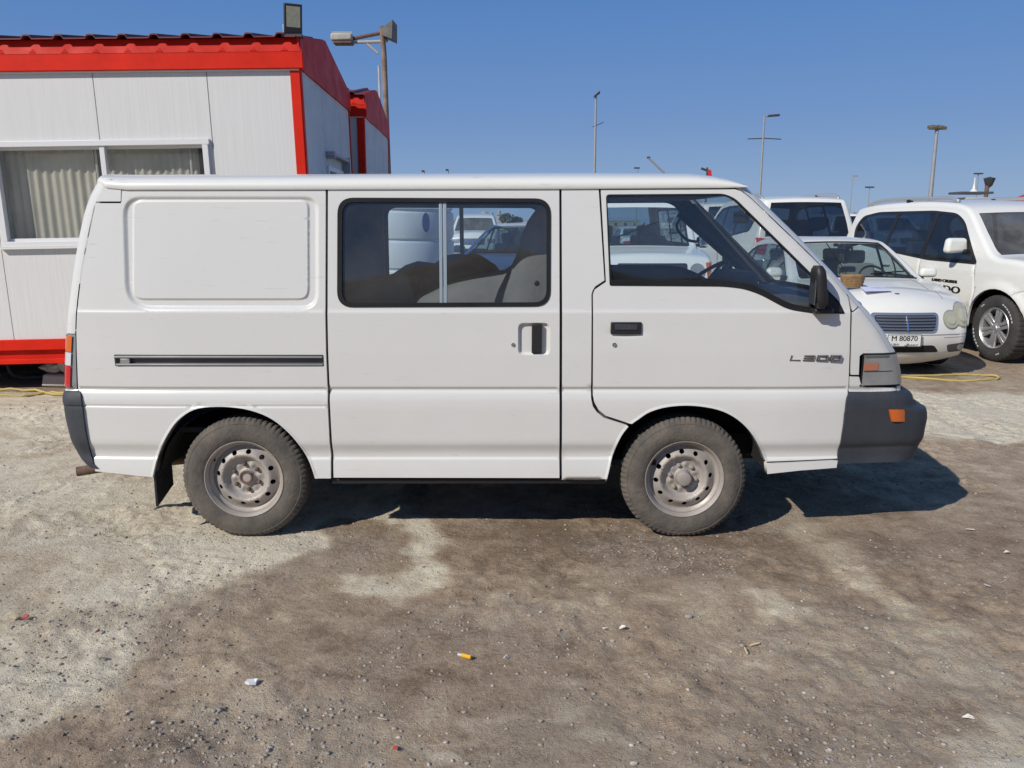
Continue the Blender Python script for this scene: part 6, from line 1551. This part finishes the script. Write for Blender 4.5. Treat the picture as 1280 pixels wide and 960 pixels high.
# bonnet star emblem disc, bonnet seam, wipers
h = bv.ray_cast(Vector((1.93, 0, 3)), Vector((0, 0, -1)))[0]
mb = MB(); mb.lathe([(0, .006), (.020, .006), (.024, .003), (.026, 0)], (h.x, 0, h.z), 16, 'z'); mb.build('bonnet_emblem', DSTEEL, sedan)
def onbody(x, y, up=.01):
    h = bv.ray_cast(Vector((x, y, 3)), Vector((0, 0, -1)))[0]; return (x, y, (h.z if h else 1.0) + up)
MB().tube(catmull([onbody(.86, .46, .01), onbody(.78, .48, .08), onbody(.66, .46, .16), onbody(.56, .38, .18)], 4), .010, 6).build('wiper', BLACKP, sedan)
MB().tube([onbody(.86, -.12, .008), onbody(.50, -.12, .010), onbody(.16, -.14, .008)], .006, 6).build('wiper', BLACKP, sedan)
MB().tube([onbody(.82, .18, .010), onbody(.76, .50, .012), onbody(.74, .62, .010)], .008, 6).build('wiper_blade', BLACKP, sedan)
mb = MB(); mb.tube([onbody(.90, s_, .004) for s_ in np.linspace(-.70, .70, 15)], .012, 6); mb.build('scuttle', BLACKP, sedan)
for s in (-1, 1):
    mb = MB(); mb.tube([onbody(x, s * (.60 - .10 * (x - .95)), .0005) for x in np.linspace(.95, 1.93, 14)], .0035, 5); mb.build('bonnet_seam', mat('seam', (.16, .16, .16), .8), sedan)
    car_mirror(sedan, .68, .80, .98, s, WHITE2, .15, .12)
    mb = MB(); mb.tube([onbody(x, s * (y_), .004) for x, y_ in ((.86, .66), (.5, .60), (.14, .545))], .012, 6); mb.build('windscreen_seal', BLACKP, sedan)
mb = MB(); mb.tube([onbody(.13, y_, .004) for y_ in np.linspace(-.54, .54, 9)], .014, 6); mb.build('windscreen_seal', BLACKP, sedan)
mb = MB(); mb.box((onbody(.12, 0)[0], 0, onbody(.10, 0)[2] - .05), (.04, .05, .05)); mb.box((.18, 0, 1.27), (.03, .22, .06)); mb.build('rear_view_mirror', BLACKP, sedan)
for ax in sed['axles']:
    for s in (-1, 1): alloy_wheel(sedan, ax, s * .85, .315, .205, .20, s, 7)
for s in (-1, 1): project('tail_lamp', bv, [(s * .45, .88), (s * .80, .86), (s * .82, .70), (s * .50, .70)], '-x', LENS_R, sedan, .006, .02, .05)

# ---- large off road car
suvS = dict(sil=[(2.18, .34, .06), (2.30, .42, .12), (2.36, .60, .15), (2.34, .84, .14), (2.26, 1.05, .11), (2.08, 1.15, .09), (1.60, 1.225, .08), (1.22, 1.265, .07), (.92, 1.49, .06), (.58, 1.77, .06),
                 (.38, 1.87, .07), (.05, 1.92, .08), (-.6, 1.95, .09), (-1.4, 1.94, .09), (-2.05, 1.90, .09), (-2.22, 1.83, .08), (-2.30, 1.55, .07), (-2.38, 1.26, .09), (-2.42, 1.0, .12), (-2.44, .62, .14), (-2.40, .45, .10), (-2.28, .38, .06)],
            glass=[(7, 9), (15, 17)], w=.945, belt=1.21, tumble=.17, axles=(1.40, -1.40), R=.40, arch=.475, sill=.36, nose=2.36, tail=-2.44, plan_f=.13, plan_r=.09, flare=.030,
            dlo=[tuple(p) for p in round_poly([(1.02, 1.14), (.52, 1.67), (.30, 1.78), (-.2, 1.82), (-1.5, 1.82), (-1.95, 1.76), (-2.10, 1.58), (-1.98, 1.345), (-1.0, 1.245), (0, 1.155)], .10, 4)],
            windows=[round_poly([(.92, 1.165), (.50, 1.635), (.28, 1.74), (-.06, 1.78), (-.10, 1.185)], .05, 3), round_poly([(-.18, 1.19), (-.14, 1.785), (-.95, 1.79), (-1.02, 1.27)], .04, 3), round_poly([(-1.09, 1.30), (-1.03, 1.79), (-1.55, 1.785), (-1.92, 1.72), (-2.03, 1.58), (-1.93, 1.37)], .06, 3)],
            crown=lambda x, z: .025 if (z > 1.15 or x < 0) else .10, creases=[(.62, .010, .03), (1.10, -.008, .03)], seat_x=(.05, -.85), dash_x=1.08, side_glass=TINT, screen_glass=[glass('windscreen_glass', (.50, .52, .48), dirt=.16), TINT], seatm=mat('tan_seat', (.38, .33, .26), .8),
            grooves=[([(.98, .55), (1.0, .8), (.95, 1.16)], .008, .005), ([(-.14, .42), (-.14, 1.17)], .008, .005), ([(2.05, .92), (1.75, .86), (1.62, .80)], .008, .005)])
suv, bv2, wf2, bo2 = build_car('off_road_car', 'large white off road car at the right edge with silver spoked wheels', 'car', suvS)
for ax in suvS['axles']:
    for s in (-1, 1): wq = alloy_wheel(suv, ax, s * .955, .40, .245, .27, s, 6, spin=.35)
# raised white tyre lettering dashes on the near front tyre
for i_, o in enumerate([o for o in bpy.data.objects if o.parent == suv and o.name.startswith('wheel') and 'liner' not in o.name][:2]): pass
mb = MB(); wcx, wcy, wR = 1.40, -.957, .40
for a in list(np.arange(.35, 1.15, .13)) + list(np.arange(3.3, 4.1, .14)) + [2.2, 2.27, 5.1, 5.17]:
    r_ = .325; c_ = Vector((wcx + r_ * math.cos(a), wcy - .002, wR + r_ * math.sin(a))); mb.box(tuple(c_), (.030, .004, .014), (0, -a + math.pi / 2, 0))
mb.build('tyre_lettering', mat('white_rubber', (.5, .5, .48), .8), suv)
mb = MB()
for s in (-1, 1):
    pts2 = [(.15, s * .66, 1.935), (.02, s * .665, 1.97), (-.25, s * .67, 1.985), (-1.1, s * .68, 1.995), (-1.6, s * .675, 1.985), (-1.85, s * .67, 1.95), (-1.95, s * .665, 1.91)]
    mb = MB(); mb.tube(catmull(pts2, 4), [.026] * (4 * 6 + 1), 8); mb.build('roof_rail', mat('rail_silver', (.5, .5, .5), .35, metal=.5), suv, sharp=180)
    mb = MB(); mb.box((-.9, s * .675, 1.955), (.08, .05, .09)); mb.build('rail_foot', BLACKP, suv)
    car_mirror(suv, .70, .88, 1.32, s, WHITE2, .26, .19)
    for hx_ in (.02, -.98):
        yv = float(wf2(hx_ + .05, 1.06)); mb = MB(); mb.box((hx_ + .08, s * (yv + .022), 1.06), (.20, .022, .032)); hd = mb.build('door_handle', WHITE2, suv, bevel=.008); mb = MB(); mb.box((hx_ + .08, s * (yv + .006), 1.045), (.16, .02, .030)); mb.build('handle_recess', DSTEEL, hd, bevel=.004)
    project('headlamp', bv2, round_poly([(s * .52, .98), (s * .86, .98), (s * .88, .80), (s * .55, .82)], .04, 3), '+x', LENS_C, suv, .006, .03, .04)
    project('tail_lamp', bv2, round_poly([(s * .66, 1.22), (s * .86, 1.25), (s * .90, .98), (s * .72, .95)], .03, 3), '-x', LENS_R, suv, .008, .03, .04)
project('grille', bv2, round_poly([(-.46, .99), (.46, .99), (.42, .74), (-.42, .74)], .04, 3), '+x', DSTEEL, suv, .004, .02, .05)
for k in range(5): project('grille_bar', bv2, [(-.40 + k * .17, .97), (-.34 + k * .17, .97), (-.34 + k * .17, .76), (-.40 + k * .17, .76)], '+x', CHROME, suv, .012, .02, .1)
project('lower_intake', bv2, round_poly([(-.5, .60), (.5, .60), (.5, .46), (-.5, .46)], .04, 3), '+x', DARK, suv, .003, .01, .06)
mb = MB(); mb.tube([(1.24, y_, 1.235 - .02 * abs(y_)) for y_ in np.linspace(-.75, .75, 13)], .020, 6); mb.build('scuttle', BLACKP, suv)
# side lettering on the near (right) front door
def side_text(txt, size, cx, cz, sx=1.0, m=mat('decal_grey', (.10, .10, .11), .5)):
    V, Fc = text_mb(txt, size); mb = MB()
    for k in range(4): mb.add([(cx + v.x * sx + .007 * k, -(float(wf2(cx, cz)) + .002 + abs(v.z) * 2), cz + v.y) for v in V], Fc)
    return mb.build('door_lettering', m, suv, smooth=False, recalc=False)
side_text('LAND CRUISER', .055, .42, .905, 1.35); side_text('PRADO', .125, .38, .80, 1.75)

# ---- boxy off road car seen through the van
boxS = dict(sil=[(2.10, .42, .05), (2.20, .50, .08), (2.24, .66, .10), (2.20, .80, .08), (2.14, .98, .08), (2.02, 1.08, .09), (1.40, 1.16, .08), (.98, 1.19, .07), (.80, 1.48, .05), (.62, 1.76, .06), (.45, 1.86, .08), (0, 1.92, .09), (-1.0, 1.93, .09), (-2.0, 1.92, .09), (-2.18, 1.84, .07), (-2.24, 1.50, .05), (-2.28, 1.15, .06), (-2.30, .8, .07), (-2.30, .5, .06), (-2.22, .42, .05)],
            glass=[(7, 9), (14, 16)], w=.90, belt=1.15, tumble=.09, axles=(1.42, -1.35), R=.38, arch=.45, sill=.42, nose=2.24, tail=-2.30, plan_f=.09, plan_r=.05, flare=.035,
            dlo=[tuple(p) for p in round_poly([(.86, 1.20), (.58, 1.68), (.40, 1.76), (-1.9, 1.78), (-2.0, 1.20)], .06, 3)],
            windows=[round_poly([(.78, 1.22), (.55, 1.65), (.38, 1.73), (-.05, 1.74), (-.05, 1.22)], .04, 3), round_poly([(-.13, 1.22), (-.13, 1.74), (-.95, 1.745), (-.95, 1.22)], .04, 3), round_poly([(-1.03, 1.22), (-1.03, 1.745), (-1.86, 1.745), (-1.92, 1.22)], .04, 3)],
            crown=lambda x, z: .02 if (z > 1.1 or x < 0) else .05, seat_x=(-.05, -.9), dash_x=.85, side_glass=CARGL, screen_glass=[glass('clear_screen', (.62, .70, .72), dirt=.04), CARGL], seatm=SEAT, creases=[])
boxy, bv3, wf3, bo3 = build_car('station_wagon', 'boxy white off road wagon facing the van, seen through its front door window', 'car', boxS)
for ax in boxS['axles']:
    for s in (-1, 1): alloy_wheel(boxy, ax, s * .90, .38, .22, .24, s, 6)
def on3(x, y, up=.01):
    h = bv3.ray_cast(Vector((x, y, 3)), Vector((0, 0, -1)))[0]; return (x, y, (h.z if h else 1.2) + up)
mb = MB(); mb.tube([on3(1.0, 0, .02), on3(.88, -.02, .03), on3(.80, .1, .02)], .010, 6); mb.tube([on3(.90, -.35, .012), on3(.78, .3, .012)], .012, 6); mb.build('wiper', BLACKP, boxy)
mb = MB(); mb.tube([on3(1.0, y_, .004) for y_ in np.linspace(-.72, .72, 9)], .016, 6); mb.build('screen_seal', BLACKP, boxy)
for s in (-1, 1):
    mb = MB(); mb.tube([on3(x, s * y_, .004) for x, y_ in ((.98, .735), (.8, .715), (.62, .69))], .016, 6); mb.build('screen_seal', BLACKP, boxy); car_mirror(boxy, .80, .86, 1.22, s, CHROME, .10, .22)
    project('headlamp', bv3, ell(s * .62, .88, .11, .11), '+x', LENS_C, boxy, .01, .03, .04); project('side_lamp', bv3, round_poly([(s * .74, 1.0), (s * .84, 1.0), (s * .84, .78), (s * .76, .78)], .02, 2), '+x', LENS_O, boxy, .01, .02, .05)
project('grille', bv3, round_poly([(-.48, .99), (.48, .99), (.48, .78), (-.48, .78)], .03, 3), '+x', BLACKP, boxy, .005, .02, .06)
mb = MB(); mb.box((2.28, 0, .55), (.12, 1.72, .18)); mb.build('bumper', CHROME, boxy, bevel=.03)

def place(root, x, y, z, rotz, sc=1.0):
    root.location = (x, y, z); root.rotation_euler = (0, 0, rad(rotz)); root.scale = (sc, sc, sc)
def clone(root, x, y, z, rotz, label, sc=1.0, group=None):
    r = root.copy(); COL.objects.link(r); place(r, x, y, z, rotz, sc); r['label'] = label
    if group: r['group'] = group
    elif 'group' in r.keys(): del r['group']
    for ch in [o for o in bpy.data.objects if o.parent == root]:
        d = ch.copy(); COL.objects.link(d); d.parent = r
        for g in [o for o in bpy.data.objects if o.parent == ch]:
            e = g.copy(); COL.objects.link(e); e.parent = d
    return r
place(sedan, 4.44, 11.25, .015, -90.5, 1.055); place(suv, 6.91, 11.70, .0, -82.5, 1.05); place(boxy, 2.12, 14.6, .05, -90, 1.10)
GR = 'white cars parked in the lot behind'
clone(suv, 5.45, 17.6, .13, 90, 'white off road car seen from behind, its rear window above the saloon roof', 1.08)
clone(suv, 5.75, 23.6, .18, 90, 'white off road car seen from behind through the van windscreen', 1.08)
clone(sedan, .30, 15.2, .10, -108, 'white car beside the water tank, seen through the sliding door window', 1.14)
for i, (x, y, r_, k, lb) in enumerate([(-1.5, 34, -90, 0, 'off road car furthest left in the distant row, behind the water tank'), (.6, 35, -92, 1, 'distant white saloon, left neighbour of the tail-on off road car'), (2.9, 34.5, 90, 0, 'distant tail-on off road car behind the centre pillar of the van'),
        (5.2, 35, 90, 1, 'distant tail-on saloon seen through the front door window'), (7.6, 34, -90, 0, 'distant off road car facing the van, past its front door window'), (10.4, 35, -90, 1, 'distant white saloon beyond the front saloon car'),
        (13.2, 34, 90, 0, 'distant off road car in the gap between the two large off road cars'), (16.0, 35, -90, 0, 'distant off road car furthest right in the far row')]):
    clone(suv if k == 0 else sedan, x, y, .18, r_, lb, 1.0, GR)
# basket on the bonnet and paper under it
hz_ = bv.ray_cast(Vector((1.38, -.20, 3)), Vector((0, 0, -1)))[0].z * 1.055 + .015
p = at(1065, 356, 9.62); t = thing('wicker_basket', 'small brown wicker basket standing on the bonnet of the white saloon', 'basket', (p.x, p.y, 11.22 and hz_ - .01))
WICK = mat('wicker', (.36, .22, .10), .8, bump=.8, bscale=60, var=.5, vscale=30)
mb = MB()
bx0 = Vector((p.x, p.y, hz_ - .01)); n4 = [(-.11, -.08), (.11, -.08), (.11, .08), (-.11, .08)]
for k in range(7):
    f = .80 + .03 * k; mb.tube([(bx0.x + a * f, bx0.y + b_ * f, bx0.z + .012 + .019 * k) for a, b_ in densify(n4, .08)], .0125, 6, closed=True)
mb.build('woven_wall', WICK, t, sharp=180); mb = MB(); mb.box((bx0.x, bx0.y, bx0.z + .01), (.165, .12, .014)); mb.build('base', WICK, t)
mb = MB(); mb.tube([(bx0.x + a, bx0.y + b_, bx0.z + .142) for a, b_ in densify(n4, .08)], .014, 6, closed=True); mb.build('rim', WICK, t, sharp=180)
mb = MB(); mb.add([(bx0.x - .02, bx0.y - .42, bx0.z - .01), (bx0.x + .30, bx0.y - .38, bx0.z - .008), (bx0.x + .34, bx0.y - .08, bx0.z + .022), (bx0.x + .05, bx0.y - .10, bx0.z + .02)], [(0, 1, 2, 3)])
single(mb, 'paper_sheet', mat('bluish_paper', (.66, .68, .86), .6), 'pale bluish sheet of paper lying on the bonnet beside the basket', 'paper', smooth=False)
# ---- water tank behind the van
TANKM = mat('tank_plastic', (.72, .74, .74), .5, var=.1)
tc_ = Vector((-1.29, 8.98, 0)); t = thing('water_tank', 'large white ribbed water tank standing behind the van, seen through the sliding door window', 'tank', tuple(tc_))
pr = [(0, .02), (.62, .02), (.64, .05)]
for k in range(6):
    z = .08 + k * .335; pr += [(.640, z), (.646, z + .03), (.646, z + .26), (.640, z + .285), (.622, z + .295), (.622, z + .320), (.640, z + .332)]
pr += [(.63, 2.10), (.50, 2.18), (.22, 2.22), (.22, 2.27), (.0, 2.28)]
pr = [(r_, z_ * .90) for r_, z_ in pr]
mb = MB(); mb.lathe(pr, tuple(tc_), 64, 'z'); mb.build('tank_shell', TANKM, t, sharp=30)
a = math.atan2(-9.9, 1.36 + -.2) ; ap = at(546, 278, 8.45)
mb = MB(); q = []
for k in range(16):
    b_ = 2 * math.pi * k / 16; th = -math.pi / 2 + .66 + .07 * math.cos(b_); q.append((tc_.x + .650 * math.cos(th), tc_.y + .650 * math.sin(th), ap.z + .10 * math.sin(b_)))
mb.add(q, [tuple(range(16))]); mb.build('tank_emblem', mat('blue_emblem', (.03, .08, .28), .5), t, smooth=False)

# ================================================================== FAR SKYLINE
TAN_ = mat('tan_wall', (.42, .37, .31), .85, var=.2, vscale=.3); PALE = mat('pale_wall', (.55, .53, .49), .85, var=.15, vscale=.3); FOL = mat('far_foliage', (.055, .075, .045), .9, bump=.8, bscale=3, var=.5, vscale=1.5)
Ym = 330
def far_box(name, px0, px1, pyt, Y, m, label, cat='building', group=None):
    a = at(px0, pyt, Y); b_ = at(px1, pyt, Y); t = thing(name, label, cat, ((a.x + b_.x) / 2, Y, 0), group=group); w_ = b_.x - a.x
    MB().box(((a.x + b_.x) / 2, Y + 6, a.z / 2), (w_, 12, a.z)).build('wall', m, t, smooth=False); MB().box(((a.x + b_.x) / 2, Y + 6, a.z + .2), (w_ + .4, 12.4, .4)).build('parapet', m, t, smooth=False)
    nn = max(2, int(w_ / 4))
    for k in range(nn):
        for zz in ([1.6] if a.z < 5 else [1.6, 4.6]): MB().box((a.x + w_ * (k + .5) / nn, Y - .03, zz), (1.1, .1, 1.2)).build('window', DARK, t, smooth=False)
    return t
mq = at(605, 274, Ym); t = thing('mosque', 'distant pale mosque with a round dome and slim minaret', 'mosque', (mq.x, Ym, 0))
MB().box((mq.x, Ym + 6, 1.8), (9, 12, 3.6)).build('hall', PALE, t, smooth=False)
MB().lathe([(2.2, 3.6), (2.3, 4.4), (2.1, 5.4), (1.5, 6.3), (.6, 6.9), (.15, 7.2), (.08, 8.2), (0, 8.3)], (mq.x, Ym + 5, 0), 24, 'z').build('dome', TAN_, t)
mt = at(624, 262, Ym); MB().lathe([(1.1, 0), (1.0, mt.z * .7), (1.4, mt.z * .72), (1.4, mt.z * .76), (.8, mt.z * .78), (.7, mt.z * .92), (0, mt.z)], (mt.x, Ym, 0), 12, 'z').build('minaret', TAN_, t)
far_box('warehouse', 610, 660, 278.0, 300, PALE, 'distant low pale warehouse right of the mosque')
far_box('warehouse', 655, 800, 276.5, 360, TAN_, 'distant long tan warehouse behind the van window')
far_box('villa', 566, 598, 277.0, 310, mat('brick_villa', (.36, .24, .19), .8), 'distant reddish villa left of the mosque')
far_box('warehouse', 830, 1000, 277.5, 380, PALE, 'distant long pale warehouse behind the row of cars')
far_box('apartment_block', 1060, 1090, 268, 420, TAN_, 'distant tan block beyond the parked cars at right')
for i, (px, Y, s_, lb) in enumerate([(592, 290, 2.2, 'distant round tree left of the mosque dome'), (634, 280, 2.8, 'distant dark tree just right of the minaret'), (646, 285, 2.2, 'distant small tree, right neighbour of the tree by the minaret'), (700, 300, 2.6, 'distant tree behind the centre pillar of the van'), (575, 300, 2.0, 'distant low tree beyond the water tank'), (900, 280, 3.0, 'distant tree seen past the far windscreen pillar')]):
    a = at(px, 280, Y); t = thing('tree', lb, 'tree', (a.x, Y, 0), group='trees on the far skyline')
    MB().tube([(a.x, Y, 0), (a.x + .1, Y, s_ * .8)], [.25, .12], 6).build('trunk', RUST, t)
    mb = MB(); r = random.Random(i)
    for k in range(220):
        th, ph_, rr_ = r.uniform(0, 6.28), r.uniform(-1.2, 1.5), s_ * r.uniform(.35, 1) ** .6
        c_ = Vector((a.x + rr_ * math.cos(th) * math.cos(ph_), Y + rr_ * math.sin(th) * math.cos(ph_), s_ * 1.25 + rr_ * .62 * math.sin(ph_)))
        u = Vector((r.uniform(-1, 1), r.uniform(-1, 1), r.uniform(-1, 1))).normalized() * .5; v = u.orthogonal().normalized() * .4
        mb.add([c_ - u, c_ + v, c_ + u, c_ - v], [(0, 1, 2, 3)])
    mb.build('crown', FOL, t, smooth=False)
# beacon with a red light bar vehicle at the right edge: a red cap above the off road car
p = at(1276, 246, 24); t = thing('parasol', 'red canopy top with white trim just visible at the right edge', 'canopy', (p.x + 1.2, 24, 0))
mb = MB(); mb.tube([(p.x + 1.2, 24, 0), (p.x + 1.2, 24, p.z + .2)], .04, 8); mb.build('pole', GALV, t)
MB().lathe([(1.45, p.z - .30), (1.40, p.z - .10), (.7, p.z + .22), (0, p.z + .38)], (p.x + 1.2, 24, 0), 8, 'z').build('canopy', mat('canopy_red', (.50, .03, .03), .7), t, smooth=False); MB().lathe([(1.46, p.z - .42), (1.455, p.z - .30)], (p.x + 1.2, 24, 0), 8, 'z').build('trim', FRAMEW, t, smooth=False)
# small dish antenna and roof box beyond the off road car
p = at(1217, 240, 30); t = thing('roof_antenna_cabin', 'white cone antenna on a dark flat roof beyond the off road car', 'antenna', (p.x, 30, 0))
MB().box((p.x, 30, p.z / 2 - .1), (.9, .8, p.z - .2)).build('hut', PALE, t); MB().box((p.x - .1, 30, p.z - .04), (1.15, .9, .08)).build('roof_slab', DSTEEL, t)
MB().lathe([(.16, 0), (.10, .06), (.05, .12), (.03, .3), (.02, .5), (0, .52)], (p.x, 30, p.z), 12, 'z').build('antenna_cone', FRAMEW, t)
